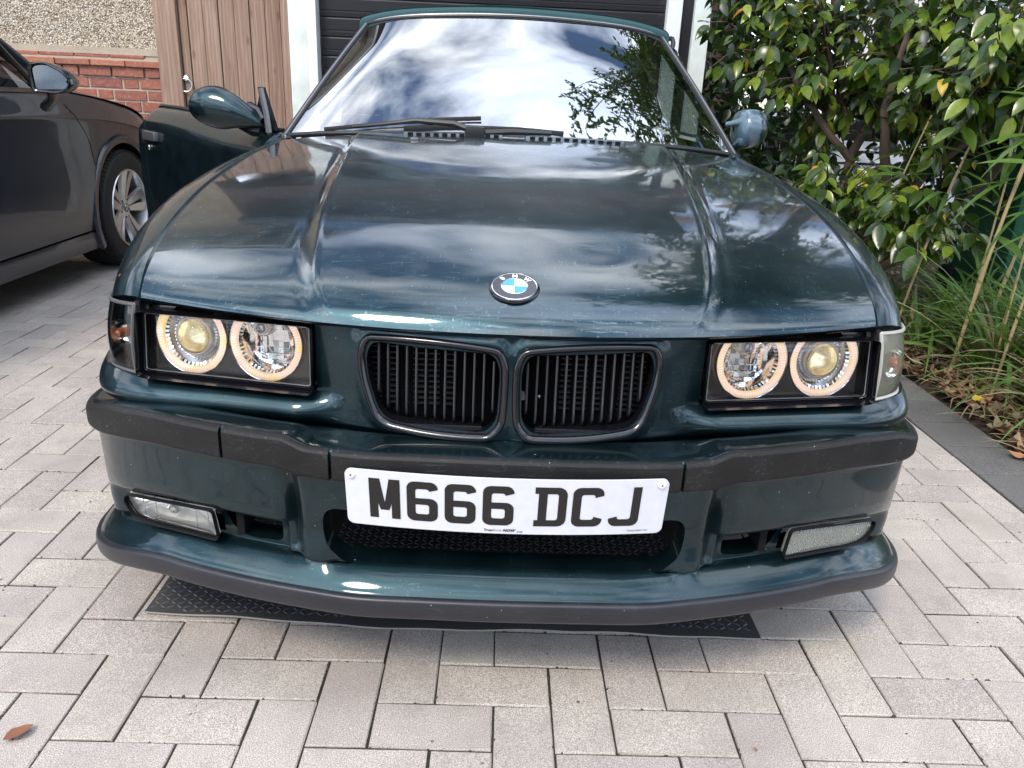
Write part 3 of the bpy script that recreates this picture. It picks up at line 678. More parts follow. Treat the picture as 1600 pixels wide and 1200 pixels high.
# ---- fog lamps
def fog(sgn):
    def pos(x, z, d):
        i = np.abs(bp[:, 0]-x).argmin(); y = np.interp(x, bp[:140, 0], bp[:140, 1]); return np.array([sgn*x, y+.020+d, z+float(drp(x, z))])
    fogp = roundpoly([(.511, .354), (.504, .304), (.508, .301), (.638, .299), (.688, .310), (.706, .338), (.702, .348)], [.008, .006, .006, .03, .03, .01, .008], 4)
    c = fogp.mean(0); loops = []
    for s, d in ((1.0, .012), (1.0, .001), (.975, -.003), (.90, -.004), (.5, -.005), (.02, -.005)): loops.append([pos(*(c+(p-c)*s), d) for p in fogp])
    g = G(); g.grid(np.array(loops).transpose(1, 0, 2), closeu=True)
    fl = g.build('fog_lamp', 'lamp_glass' if sgn < 0 else M['milky_glass'], bumper, recalc=True, sharp=50)
    tag(fl, 'clear fog lamp with a bright faceted reflector' if sgn < 0 else 'milky ribbed fog lamp')
    g = G(); ring = np.array([pos(*(c+(p-c)*1.0), 0) for p in fogp]); ring_sweep(g, ring, [(.002, .012), (.002, .000), (0, -.002), (-.0022, -.001), (-.003, .004)]); g.build('fog_surround', 'black', fl, recalc=True)
    # reflector: deep faceted bowl
    loops = []
    for s, d, in ((1.0, .006), (.93, .012), (.80, .022), (.62, .034), (.40, .042), (.2, .046), (.01, .047)): loops.append([pos(*(c+(p-c)*s), d+(.003 if k % 2 else 0)) for k, p in enumerate(fogp)])
    g = G(); g.grid(np.array(loops).transpose(1, 0, 2), closeu=True); g.build('reflector', M['fog_chrome'], fl, recalc=True, sharp=15)
    if sgn < 0:
        g = G(); g.lathe([(0, .012), (.006, .011), (.0095, .007), (.010, 0), (.012, -.004)], pos(.600, .327, .018), (0, -1, 0), 20); g.build('bulb_cap', 'satin_metal', fl)
        g = G(); 
        for x0, x1 in ((.528, .528), (.552, .552), (.640, .640), (.668, .672)): g.tube([pos(x0, .302, .010), pos(x1, .346, .010)], .0012, 5)
        g.tube([pos(x, .303, .008) for x in (.52, .56, .60, .64, .67)], .0016, 5); g.build('reflector_rib', 'satin_metal', fl)
    else:
        g = G()
        for k in range(34):
            x = .515+k*.0053; z0, z1 = .300, .346
            a, b = pos(x, z0, .002), pos(x, z1, .002); g.tube([a, b], .0018, 5)
        g.build('lens_rib', M['milky_glass'], fl)
        g = G(); g.lathe([(0, .012), (.010, .010), (.016, .004), (.017, 0)], pos(.60, .322, .020), (0, -1, 0), 20); g.build('bulb_cap', 'satin_metal', fl)
mm = NT('milky_glass'); mm.set(Base_Color=(.50, .52, .47, 1), Roughness=.25, Transmission_Weight=.72, IOR=1.25, Coat_Weight=.5); M['milky_glass'] = mm.m
M['fog_chrome'] = plain('satin_reflector', (.92, .91, .88), .38, metal=.6)
fog(-1); fog(1)

# ---- number plate
plate_c = np.array([.0, -.0145, .0]); PW, PH = .520, .111
def plate_place(u, v, h):
    """u,v in metres from the plate's middle, h towards the viewer"""
    bend = .020*(abs(u)/.26)**2
    return (u+.0005, -.012+bend+.018*0-(v)*(-.12)*-1*0-h-v*.17, .4385+v*.985+.0)
def plate_shape(g, pts, h0, h1, m=0, nsub=1):
    prism(g, pts, lambda x, y, h: plate_place(x, y, h0+h), h1-h0, m)
g = G(); out = roundpoly([(-.26, -.0555), (.26, -.0555), (.26, .0555), (-.26, .0555)], .012, 6)
xs = np.r_[-.26+.012*(1-np.cos(np.linspace(0, math.pi/2, 8))), np.linspace(-.24, .24, 31), .26-.012*(1-np.cos(np.linspace(math.pi/2, 0, 8)))]; P = []
for x in xs:
    e = .26-abs(x); yl = .0555 if e > .012 else .0555-.012+math.sqrt(max(0, .012**2-(.012-e)**2)); P.append([plate_place(x, y, .004) for y in np.linspace(-yl, yl, 5)])
P = np.array(P); g.grid(P); Pb = np.array([[plate_place(x, (y2), .001) for y2 in (-1, 1)] for x, y2 in zip(xs, xs*0)])
# edge thickness
top = P[:, -1]; bot = P[:, 0]; back = lambda q: q+np.array([0, .0035, 0])
g.grid(np.stack([top, back(top)], 1)); g.grid(np.stack([bot, back(bot)], 1), flip=True); g.grid(np.stack([P[0], back(P[0])], 1), flip=False); g.grid(np.stack([P[-1], back(P[-1])], 1), flip=True)
plate = g.build('number_plate', 'white_gloss', car, recalc=False, sharp=40); tag(plate, 'white number plate with black characters M666 DCJ')
# dark backing the strip carries
LW, LH, ST = .050, .079, .0140
def arc(cx, cy, r, a0, a1, n=6): return [(cx+r*math.cos(R(a0+(a1-a0)*k/n)), cy+r*math.sin(R(a0+(a1-a0)*k/n))) for k in range(n+1)]
def strokes_to_poly(name):
    """returns a list of polygons (outer ring strips as quads) for each character in a 50 x 79 mm box"""
    W, H, S = LW, LH, ST; r = .013; ri = .0045; out = []
    def band(outer, inner):
        n = len(outer)
        for i in range(n-1): out.append([outer[i], outer[i+1], inner[i+1], inner[i]])
    if name == 'M':
        out.append([(0, 0), (S, 0), (S, H), (0, H)]); out.append([(W-S, 0), (W, 0), (W, H), (W-S, H)])
        out.append([(S-.0005, H), (S-.0005, H*.40), (W/2-.007, H*.215), (W/2, H*.33), (W/2, H*.40), (S+.0035, H)])
        out.append([(W-S+.0005, H), (W-S-.0035, H), (W/2, H*.40), (W/2, H*.33), (W/2+.007, H*.215), (W-S+.0005, H*.40)])
        out.append([(W/2-.0072, H*.215), (W/2+.0072, H*.215), (W/2, H*.42)])
    if name == '6':
        o = arc(W-r, H-r, r, 0, 90)+arc(r, H-r, r, 90, 180)+arc(r, r, r, 180, 270)+arc(W-r, r, r, 270, 360)+arc(W-r, H*.585-r, r, 0, 90)+[(S, H*.585)]
        i = arc(W-S-ri, H-S-ri, ri, 0, 90)+arc(S+ri, H-S-ri, ri, 90, 180)+arc(S+ri, S+ri, ri, 180, 270)+arc(W-S-ri, S+ri, ri, 270, 360)+arc(W-S-ri, H*.585-S+.0015-ri, ri, 0, 90)+[(S, H*.585-S+.0015)]
        band(o, i); out.append([(W, H-r), (W-S, H-S-ri), (W-S, H*.775), (W, H*.825)])
    if name == 'D':
        out.append([(0, H), (0, H-.011), (.006, H-.011), (.006, .011), (0, .011), (0, 0), (.006, 0), (.020, 0), (.020, H), (.006, H)][0:0] or [(.006, 0), (.020, 0), (.020, H), (.006, H)])
        out.append([(0, 0), (.0062, 0), (.0062, .0125), (0, .0125)]); out.append([(0, H-.0125), (.0062, H-.0125), (.0062, H), (0, H)])
        r = .015; o = [(.0198, H)]+arc(W+.002-r, H-r, r, 90, 0)+arc(W+.002-r, r, r, 0, -90)+[(.0198, 0)]
        i = [(.0198, H-.0128)]+arc(W+.002-S-ri, H-.0128-ri, ri, 90, 0)+arc(W+.002-S-ri, .0128+ri, ri, 0, -90)+[(.0198, .0128)]; band(o, i)
    if name == 'C':
        o = arc(W-r, H-r, r, 0, 90)+arc(r, H-r, r, 90, 180)+arc(r, r, r, 180, 270)+arc(W-r, r, r, 270, 360)
        i = arc(W-S-ri, H-S-ri, ri, 0, 90)+arc(S+ri, H-S-ri, ri, 90, 180)+arc(S+ri, S+ri, ri, 180, 270)+arc(W-S-ri, S+ri, ri, 270, 360); band(o, i)
        out.append([(W, H-r), (W-S, H-S-ri), (W-S, H*.745), (W, H*.80)]); out.append([(W, r), (W, H*.20), (W-S, H*.255), (W-S, S+ri)])
    if name == 'J':
        o = [(W, H)]+[(W, r)]+arc(W-r, r, r, 0, -90)+arc(r, r, r, 270, 180); i = [(W-S, H)]+[(W-S, S+ri)]+arc(W-S-ri, S+ri, ri, 0, -90)+arc(S+ri, S+ri, ri, 270, 180); band(o, i)
        out.append([(0, r), (S, S+ri), (S, H*.255), (0, H*.20)])
    return out
x = -.2215
for ch in 'M666 DCJ':
    if ch == ' ': x += .033-.011; continue
    g = G()
    for poly in strokes_to_poly(ch): prism(g, [(x+px, -.0375+py) for px, py in poly], lambda a, b, h: plate_place(a, b, .0043+h), .0005)
    g.build('plate_character', 'ink', plate, smooth=False); x += LW+.011
for ux in (-.2495, .2475):
    g = G(); c = np.array(plate_place(ux, .0455, .0042)); g.lathe([(0, .0040), (.0040, .0036), (.0065, .0020), (.0072, 0)], c, (0, -1, .1), 20)
    scw = g.build('screw_cap', 'white_plastic', plate)
    g = G(); 
    for a in (.5, .5+math.pi/2):
        d = np.array([math.cos(a), 0, math.sin(a)])*.0022; e = np.array([-math.sin(a), 0, math.cos(a)])*.0006; q = c+np.array([0, -.0044, .0])
        g.add([q-d-e, q+d-e, q+d+e, q-d+e], [(0, 1, 2, 3)])
    g.build('screw_cross', 'ink', scw, smooth=False)
def flat_text(body, size, place, mat, parent, name, bold=0.0, shear=0.0, track=1.0):
    c = bpy.data.curves.new(name, 'FONT'); c.body = body; c.size = size; c.offset = bold; c.shear = shear; c.space_character = track; c.resolution_u = 2
    o = bpy.data.objects.new(name, c); COL.objects.link(o); dg = bpy.context.evaluated_depsgraph_get(); dg.update(); me = bpy.data.meshes.new_from_object(o.evaluated_get(dg))
    V = [place(v.co.x, v.co.y) for v in me.vertices]; F = [list(p.vertices) for p in me.polygons]; wd = max([v.co.x for v in me.vertices] or [0])
    bpy.data.objects.remove(o); bpy.data.curves.remove(c)
    return (mesh(name, V, F, mat, parent, smooth=False) if V else None), wd
x0 = -.0355
for body, bold, shear, size in (('Trust', .00018, 0, .0066), ('Ford', -.00002, 0, .0066), (' NOW', .00030, .35, .0074)):
    xx = x0; _, wd = flat_text(body.strip(), size, lambda a, b, xx=xx: plate_place(xx+a+(.0022 if body[0] == ' ' else 0), -.0503+b, .0049), 'ink', plate, 'plate_lettering', bold, shear); x0 += wd+.0006+(.0022 if body[0] == ' ' else 0)
flat_text('.co.uk', .0036, lambda a, b: plate_place(x0+a+.001, -.0510+b, .0049), 'ink', plate, 'plate_lettering', .0002)
flat_text('Tennants BSAU 145e', .0040, lambda a, b: plate_place(.2005+a, -.0490+b, .0049), 'ink', plate, 'plate_lettering', .00006)

# ---- round badge on the bonnet
c0, tu, tv, nn = hood_frame(.001, .162)
bf = lambda x, y, h: c0+tu*x+tv*y+nn*(h+.0005)
def disc(r0, r1, h, m, name, parent, a0=0, a1=360, n=48):
    g = G(); th = [R(a0+(a1-a0)*k/n) for k in range(n+1)]
    if r0 <= 0: g.add([bf(0, 0, h)]+[bf(r1*math.cos(t), r1*math.sin(t), h) for t in th], [(0, k+1, k+2) for k in range(n)])
    else: g.grid(np.array([[bf(r*math.cos(t), r*math.sin(t), h) for r in (r1, r0)] for t in th]))
    return g.build(name, m, parent, recalc=False, smooth=False)
g = G(); g.lathe([(.0430, 0), (.0430, .002), (.0415, .0042), (.0395, .0048), (.0385, .0040)], c0, nn, 56, up=tuple(tv)); badge = g.build('badge', 'gloss_black', car, recalc=True); tag(badge, 'round blue and white badge on the bonnet edge')
g = G(); g.lathe([(.0388, .0040), (.0384, .0052), (.0370, .0054), (.0364, .0042)], c0, nn, 56, up=tuple(tv)); g.build('badge_rim', 'chrome', badge, recalc=True)
disc(.0225, .0368, .0046, 'badge_black', 'badge_ring', badge)
g = G(); g.lathe([(.0228, .0046), (.0226, .0056), (.0215, .0057), (.0212, .0048)], c0, nn, 48, up=tuple(tv)); g.build('badge_rim', 'chrome', badge, recalc=True)
for k in range(4): disc(0, .0216, .0050, 'blue' if k % 2 else 'badge_white', 'badge_quarter', badge, 90*k, 90*k+90, 16)
for ch, a in (('B', 134), ('M', 90), ('W', 46)):
    ca, sa = math.cos(R(a-90)), math.sin(R(a-90)); rr = .0252; wch = {'B': .0062, 'M': .0075, 'W': .0088}[ch]
    flat_text(ch, .0122, lambda px, py: bf(*(np.array([[ca, -sa], [sa, ca]])@np.array([px-wch/2-.0004, py+rr])), .0050), 'chrome' if 0 else 'badge_white', badge, 'badge_letter', .0004)

# ---- headlamps
def lamp(sgn):
    # glass corners (world, right side)
    IT, IB, OT, OB = np.array((.338, .160, .6815)), np.array((.338, .150, .5640)), np.array((.652, .224, .678)), np.array((.652, .202, .5665))
    def q(a, b, d=0):     # a: 0 inner..1 outer, b: 0 bottom..1 top, d: back
        p = (IB*(1-a)+OB*a)*(1-b)+(IT*(1-a)+OT*a)*b; p = p+np.array([0, d-.006*math.sin(math.pi*a), 0]); p[0] *= sgn; return p
    g = G(); uv = roundpoly([(.006, .03), (.994, .03), (.994, .97), (.006, .97)], [.03]*4, 5)
    loops = [[q(.5+(a-.5)*s, .5+(b-.5)*s, d) for a, b in uv] for s, d in ((1., .008), (1., .001), (.992, -.002), (.95, -.003), (.6, -.003), (.02, -.003))]
    lampo = G().grid(np.array(loops).transpose(1, 0, 2), closeu=True).build('headlamp', 'lamp_glass', car, recalc=True, sharp=60)
    tag(lampo, 'lit headlamp with two glowing rings, ' + ('left' if sgn < 0 else 'right') + ' in the picture')
    # black bezel round the glass
    g = G(); ring = np.array([q(a, b, 0) for a, b in uv]); ring_sweep(g, ring, [(.0045, .03), (.0045, .004), (.003, -.001), (.000, -.003), (-.002, -.002), (-.003, .006)]); g.build('bezel', 'gloss_black', lampo, recalc=True)
    g = G(); ring_sweep(g, np.array([q(.5+(a-.5)*.972, .5+(b-.5)*.93, -.0035) for a, b in uv]), [(.0008, .0006), (0, -.0006), (-.0008, .0006)]); g.build('glass_lip', 'satin_metal', lampo, recalc=True)
    for k in range(8):      # little moulded clips along the top edge
        a = .10+.8*k/7; g = G(); g.lathe([(0, .003), (.0018, .0025), (.0028, .0005), (.003, -.001)], q(a, .965, -.003), (0, -1, .3), 8); g.build('clip', 'lamp_glass', lampo)
    nrm = np.cross(OT-IT, IB-IT); nrm /= np.linalg.norm(nrm); nrm = nrm*np.sign(-nrm[1]); nrm[0] *= sgn
    cen = [(.278, .600, .0), (.718, .600, .0)]; RO, RI = .0665, .0548
    C = [q(a, b, .016) for a, b, d in cen]; up0 = np.array([0, .17, 1.])
    # shroud with two holes, on a fine grid
    A = np.array([[q(a, b, .020) for b in np.linspace(-.02, 1.02, 56)] for a in np.linspace(-.005, 1.005, 130)])
    def kp(X): return np.minimum(np.linalg.norm(X-C[0], axis=1), np.linalg.norm(X-C[1], axis=1))-.0600
    trimmed('shroud', A, 'lamp_black', lampo, keep=kp, flip=(sgn < 0))
    # side walls of the housing
    wl = np.array([[q(a, b, d) for d in (.0, .021)] for a, b in uv]); G().grid(wl, closeu=True).build('housing', 'lamp_black', lampo)
    def clip_top(g):      # the rings are cut off by the lamp's upper edge
        V = []
        for v in g.V:
            a = (abs(v[0])-.338)/.314; zt = .6815-.0035*a-.0065; V.append((v[0], v[1], min(v[2], zt)))
        g.V = V; return g
    for k, c in enumerate(C):
        main = (k == 1)   # outer unit: projector
        # halo: ribbed lit ring
        g = G(); prof = [(RI, -.004), (RI, .004), (RI+.002, .0055), (RO-.002, .0055), (RO, .004), (RO, -.004)]
        g.lathe(prof, c, nrm, 160, up=up0, flute=[0, 0, .0004, .0012, .0, 0]); g.m = [1 if (i//(len(prof)-1)) % 2 and (i % (len(prof)-1)) in (1, 2) else 0 for i in range(len(g.F))]; clip_top(g).build('halo_ring', ['halo', 'halo_dark'], lampo, sharp=0, recalc=True)
        g = G(); g.lathe([(RO, .0045), (RO+.0012, .005), (RO+.002, .003), (RO+.002, -.003)], c, nrm, 64, up=up0); clip_top(g).build('halo_rim', 'chrome', lampo)
        if main:
            g = G(); g.lathe([(RI-.0005, -.002), (.049, -.006), (.044, -.012), (.0385, -.018)], c, nrm, 84, up=up0, flute=[0, .003, -.004, .002]); clip_top(g).build('ribbed_collar', 'chrome', lampo, sharp=20, recalc=True)
            g = G(); g.lathe([(.0385, -.018), (.037, -.006), (.0345, -.002), (.0315, -.0015), (.0300, -.004)], c, nrm, 56, up=up0, flute=[0, 0, .0008, 0, 0]); g.build('lens_collar', 'satin_metal', lampo, recalc=True)
            g = G(); g.lathe([(.0302, -.005), (.0285, .001), (.0245, .0062), (.0185, .0105), (.011, .0130), (.004, .0140), (.0001, .0141), (.0001, -.004), (.030, -.0052)], c, nrm, 48, up=up0); g.build('projector_lens', 'lens', lampo, sharp=70, recalc=True)
            g = G(); g.lathe([(.0300, -.006), (.028, -.014), (.022, -.026), (.013, -.034), (.0001, -.037)], c, nrm, 40, up=up0); g.build('projector_bowl', 'glow_bowl', lampo, recalc=True)
        else:
            prof = [(RI-.0005, -.002), (.049, -.008), (.041, -.015), (.034, -.021), (.034, -.021), (.024, -.027), (.012, -.031), (.0001, -.032)]
            g = G(); g.lathe(prof, c, nrm, 96, up=up0, flute=[0, .003, -.003, .003, 0, 0, 0, 0]); clip_top(g).build('reflector', 'chrome', lampo, sharp=18, recalc=True)
            # facetted middle of the bowl
            u = np.cross(nrm, up0); u /= np.linalg.norm(u); v = np.cross(u, nrm); g = G()
            for i in range(-3, 3):
                for j in range(-3, 3):
                    if math.hypot(i+.5, j+.5) > 3.0: continue
                    s = .0108; cc = c-nrm*(.0245-.0009*((i+.5)**2+(j+.5)**2)); t1 = -(i+.5)*.05+random.uniform(-.03, .03); t2 = (j+.5)*.04+random.uniform(-.05, .05)
                    g.add([cc+u*(i+a)*s+v*(j+b)*s+nrm*((a-.5)*t1+(b-.5)*t2)*s for a, b in ((0.02, 0.02), (.98, 0.02), (.98, .98), (0.02, .98))], [(0, 1, 2, 3)])
            tag(g.build('reflector_facets', 'chrome', lampo, smooth=False), kind='stuff')
            cc = c+v*.026+u*(.010 if (np.cross(nrm, up0)[0] < 0) else -.010)-nrm*.010
            g = G(); g.lathe([(.0001, .009), (.006, .0085), (.0085, .0105), (.0115, .0105), (.0150, .007), (.0165, 0), (.0165, -.016)], cc, nrm, 28, up=up0); g.build('bulb_shield', 'satin_metal', lampo, recalc=True)
            g = G(); g.lathe([(.0062, .0128), (.0075, .0135), (.0085, .0122)], cc, nrm, 24, up=up0); g.build('shield_ring', 'dull_metal', lampo)
            g = G(); th = np.linspace(R(200), R(345), 14); g.tube([c+u*.026*math.cos(t)+v*.026*math.sin(t)-nrm*.004 for t in th], .0008, 5); g.build('wire', 'satin_metal', lampo)
    # spill light of the rings on the lower shroud comes from the rings themselves
lamp(-1); lamp(1)

# ---- indicators wrapping round the corner
def indicator(sgn):
    pl = curve(np.array([(.668, .205), (.703, .228), (.738, .262), (.760, .312), (.770, .375), (.774, .43)]), 24)
    zt, zb = .680, .5655
    def P(a, b, d=0):
        i = a*(len(pl)-1); i0 = min(int(i), len(pl)-2); f = i-i0; p = pl[i0]*(1-f)+pl[i0+1]*f; t = pl[i0+1]-pl[i0]; t = t/np.linalg.norm(t); n = np.array([-t[1], t[0]])
        bl = .010*math.sin(math.pi*b)*.6; lean = .012*b
        z = zb+(zt-zb)*b+(.008*(1-a)*b)-.012*b*a*0; q = p+n*(d-bl+lean); return np.array([sgn*q[0], q[1], z+float(dcurve(p[0]))*.35])
    Q = np.array([[P(a, b) for b in np.linspace(0, 1, 12)] for a in np.linspace(0, 1, 26)])
    mat = 'lamp_glass' if sgn < 0 else M['milky_clear']
    ind = trimmed('indicator', Q, mat, car, rims=[lambda p: (0, .004, 0)], flip=(sgn < 0)); tag(ind, 'smoked corner indicator with an orange bulb' if sgn < 0 else 'clouded corner indicator with an orange bulb')
    Q2 = np.array([[P(a, b, .028) for b in np.linspace(-.03, 1.03, 10)] for a in np.linspace(-.01, 1.02, 20)]); G().grid(Q2, flip=(sgn < 0)).build('indicator_housing', plain('smoked_housing', (.05, .05, .052), .35) if sgn < 0 else plain('clouded_housing', (.17, .165, .13), .5), ind)
    rimp = [P(a, 0) for a in np.linspace(0, 1, 14)]+[P(1, b) for b in np.linspace(0, 1, 6)]+[P(a, 1) for a in np.linspace(1, 0, 14)]+[P(0, b) for b in np.linspace(1, 0, 6)]
    G().tube(rimp, .0035, 6).build('indicator_edge', plain('smoked_edge', (.10, .10, .10), .3) if sgn < 0 else plain('clouded_edge', (.42, .41, .37), .35), ind)
    c = P(.24, .50, .020); nv = np.array([sgn*.35, -1, .1]); nv /= np.linalg.norm(nv)
    g = G(); g.lathe([(.027, .006), (.024, -.002), (.018, -.009), (.008, -.012), (.0001, -.012)], c, nv, 26); g.build('indicator_reflector', 'chrome', ind, recalc=True)
    g = G(); g.lathe([(.0001, .018), (.006, .016), (.0095, .010), (.010, -.004)], c, nv, 20); g.build('bulb', 'amber', ind, recalc=True)
    # gap seal towards the headlamp
    G().box((min(sgn*.6565, sgn*.6655), .222, .562), (max(sgn*.6565, sgn*.6655), .25, .690), bev=.002).build('seal', 'seal', ind)
mm = NT('milky_clear'); mm.set(Base_Color=(.80, .80, .66, 1), Roughness=.12, Transmission_Weight=.90, IOR=1.2, Coat_Weight=.5); M['milky_clear'] = mm.m
indicator(-1); indicator(1)
# black gap panel above the lamps, under the bonnet lip
g = G(); P = []
for x in np.linspace(-.66, .66, 60):
    y = np.interp(abs(x), [0, .335, .655, .70], [.125, .175, .245, .28]); P.append([(x, y-.002, .700), (x, y+.02, .680), (x, y+.06, .676)])
g.grid(np.array(P)); g.build('slam_panel', 'black', car)
# ---- windscreen
WB = np.array([(-.735, 1.575, .900), (-.55, 1.50, .919), (-.28, 1.455, .930), (0, 1.44, .934), (.28, 1.455, .930), (.55, 1.50, .919), (.735, 1.575, .900)])
WT = np.array([(-.535, 2.015, 1.275), (-.40, 1.965, 1.296), (-.20, 1.935, 1.308), (0, 1.925, 1.312), (.20, 1.935, 1.308), (.40, 1.965, 1.296), (.535, 2.015, 1.275)])
WM = (WB+WT)/2+np.array([[0, -.020, .016]])*np.array([.3, .8, 1, 1.05, 1, .8, .3])[:, None]
WS = loft([WB, WM, WT], 61, 31)
ws = G().grid(WS).build('windscreen', 'screen_glass', car)
tag(ws, 'windscreen reflecting cloudy sky and tree branches')
# glass edge: rubber + trim up the pillars and across the header
def edge_path(k): return curve(np.vstack([WS[k, ::3]]), 24)
for k, sg in ((0, -1), (-1, 1)):
    pa = edge_path(k)
    G().tube(pa+np.array([sg*.002, 0, .002]), .0045, 8).build('screen_seal', 'seal', ws)
    G().tube(pa+np.array([sg*.009, .007, .003]), .0038, 8).build('pillar_trim', 'dull_metal', ws)
    G().tube(pa+np.array([sg*.016, .015, .001]), .0048, 8).build('pillar_seal', 'seal', ws)
    # painted pillar
    G().tube(pa+np.array([sg*.008, .038, -.016]), .017, 10).build('pillar', 'paint', ws)
tp = curve(WS[::4, -1], 48); G().tube(tp+np.array([0, .006, .003]), .006, 8).build('screen_seal', 'seal', ws)
G().tube(tp+np.array([0, .013, .009]), .0045, 8).build('header_trim', 'dull_metal', ws)
bt = curve(WS[::4, 0], 48); G().tube(bt+np.array([0, -.004, .0]), .008, 8).build('screen_seal', 'seal', ws)
# inner black band at the foot
# ---- soft top
RF = [[(x, y, z) for x, y, z in ((-.570, 2.03, 1.262), (-.540, 2.022, 1.284), (-.40, 1.980, 1.305), (-.2, 1.952, 1.317), (0, 1.943, 1.321), (.2, 1.952, 1.317), (.40, 1.980, 1.305), (.540, 2.022, 1.284), (.570, 2.03, 1.262))],
      [(x, y+.006, z+.012) for x, y, z in ((-.570, 2.03, 1.268), (-.540, 2.022, 1.292), (-.40, 1.980, 1.316), (-.2, 1.952, 1.330), (0, 1.943, 1.334), (.2, 1.952, 1.330), (.40, 1.980, 1.316), (.540, 2.022, 1.292), (.570, 2.03, 1.268))],
      [(x, y+.05, z+.022) for x, y, z in ((-.575, 2.03, 1.255), (-.545, 2.025, 1.286), (-.40, 1.985, 1.312), (-.2, 1.957, 1.326), (0, 1.948, 1.332), (.2, 1.957, 1.326), (.40, 1.985, 1.312), (.545, 2.025, 1.286), (.575, 2.03, 1.255))]]
RF_OLD = [[(x, y, z) for x, y, z in ((-.575, 2.03, 1.255), (-.545, 2.025, 1.284), (-.40, 1.985, 1.310), (-.2, 1.957, 1.324), (0, 1.948, 1.330), (.2, 1.957, 1.324), (.40, 1.985, 1.310), (.545, 2.025, 1.284), (.575, 2.03, 1.255))],
      [(-.60, 2.5, 1.27), (-.57, 2.5, 1.315), (-.42, 2.5, 1.345), (-.2, 2.5, 1.358), (0, 2.5, 1.362), (.2, 2.5, 1.358), (.42, 2.5, 1.345), (.57, 2.5, 1.315), (.60, 2.5, 1.27)],
      [(-.61, 3.0, 1.22), (-.575, 3.0, 1.285), (-.42, 3.0, 1.33), (-.2, 3.0, 1.345), (0, 3.0, 1.35), (.2, 3.0, 1.345), (.42, 3.0, 1.33), (.575, 3.0, 1.285), (.61, 3.0, 1.22)],
      [(-.66, 3.35, 1.02), (-.60, 3.38, 1.10), (-.43, 3.42, 1.15), (-.2, 3.43, 1.17), (0, 3.43, 1.175), (.2, 3.43, 1.17), (.43, 3.42, 1.15), (.60, 3.38, 1.10), (.66, 3.35, 1.02)],
      [(-.70, 3.62, .93), (-.62, 3.66, .94), (-.43, 3.72, .945), (-.2, 3.73, .945), (0, 3.73, .945), (.2, 3.73, .945), (.43, 3.72, .945), (.62, 3.66, .94), (.70, 3.62, .93)]]
RF = RF+RF_OLD[1:]
roof = trimmed('soft_top', loft(RF, 50, 50), 'fabric_roof', car, rims=[(0, 0, -.012)]); tag(roof, 'green fabric soft top, only its front edge showing')
for k in (3, 4):      # little dark marks along the front seam
    pass
# ---- cowl, vents, washer jets
g = G(); P = []
for x in np.linspace(-.70, .70, 40):
    yb = 1.455-.06*(abs(x)/.70)**2.1; zf = hood_z(x, yb)-.004; yw = np.interp(x, WB[:, 0], WB[:, 1]); zw = np.interp(x, WB[:, 0], WB[:, 2]); P.append([(x, yb-.01, zf-.006), (x, yb+.015, zf-.018), (x, yw+.01, zw-.012)])
G().grid(np.array(P)).build('cowl', 'black', car)
for x0, n_, s in ((-.318, 11, 1), (.055, 11, 1)):
    P = []
    for x in np.linspace(x0-.014, x0+n_*.0262, 24):
        z = hood_z(x, 1.385)-.002; P.append([(x, 1.372, z-.002), (x, 1.379, z+.001), (x, 1.385, z+.0085), (x, 1.389, z+.0100), (x, 1.420, z+.0100), (x, 1.447, z+.004)])
    vs_ = G().grid(np.array(P)).build('vent_strip', 'hood_paint', hood, sharp=60)
    for k in range(n_):
        x = x0+k*.0262; z = hood_z(x+.006, 1.385)-.002
        G().box((x-.001, 1.3775, z+.0015), (x+.0145, 1.386, z+.0082)).build('vent_slot', 'void', vs_, smooth=False)
for x, y in ((-.285, 1.26), (.300, 1.26)):
    c, a, b, n = hood_frame(x, y); G().box(tuple(c+[-.011, -.010, -.002]), tuple(c+[.011, .008, .007]), bev=.003).build('washer_jet', 'dull_metal', hood)
# ---- wipers
def wp(x, s, h=.012):   # point on the glass: x across, s 0..1 up
    i = np.abs(WS[:, 0, 0]-x).argmin(); j = s*(WS.shape[1]-1); j0 = min(int(j), WS.shape[1]-2); p = WS[i, j0]*(1-j+j0)+WS[i, j0+1]*(j-j0); return np.array([x, p[1]-h*.7, p[2]+h*.7])
G().tube([(-.115, 1.40, .945), (-.18, 1.41, .966), (-.30, 1.42, .970), (-.40, 1.43, .955), (-.50, 1.455, .942)], [.011, .0095, .008, .006, .004], 8).build('wiper_arm', 'black', car)
G().tube([wp(x, s, .010) for x, s in ((-.60, .012), (-.50, .03), (-.35, .060), (-.22, .085), (-.10, .10))], .0045, 6, flat=(.7, 1.7)).build('wiper_blade', 'seal', car)
G().tube([(-.10, 1.395, .942), (0, 1.40, .950), (.12, 1.405, .950)], [.011, .009, .007], 8).build('wiper_arm', 'black', car)
G().tube([wp(x, s, .012) for x, s in ((-.34, .015), (-.15, .030), (.02, .030), (.16, .018))], .0055, 6, flat=(.7, 1.7)).build('wiper_blade', 'seal', car)
wpv = G().box((-.145, 1.372, .925), (-.085, 1.412, .962), bev=.010).build('wiper_pivot', 'black', car)
# ---- small sticker inside the screen
g = G(); q = [wp(-.59, .10, -.01), wp(-.555, .09, -.01), wp(-.555, .20, -.01)]; g.add(q, [(0, 1, 2)]); g.build('windscreen_sticker', 'white_plastic', ws, smooth=False)

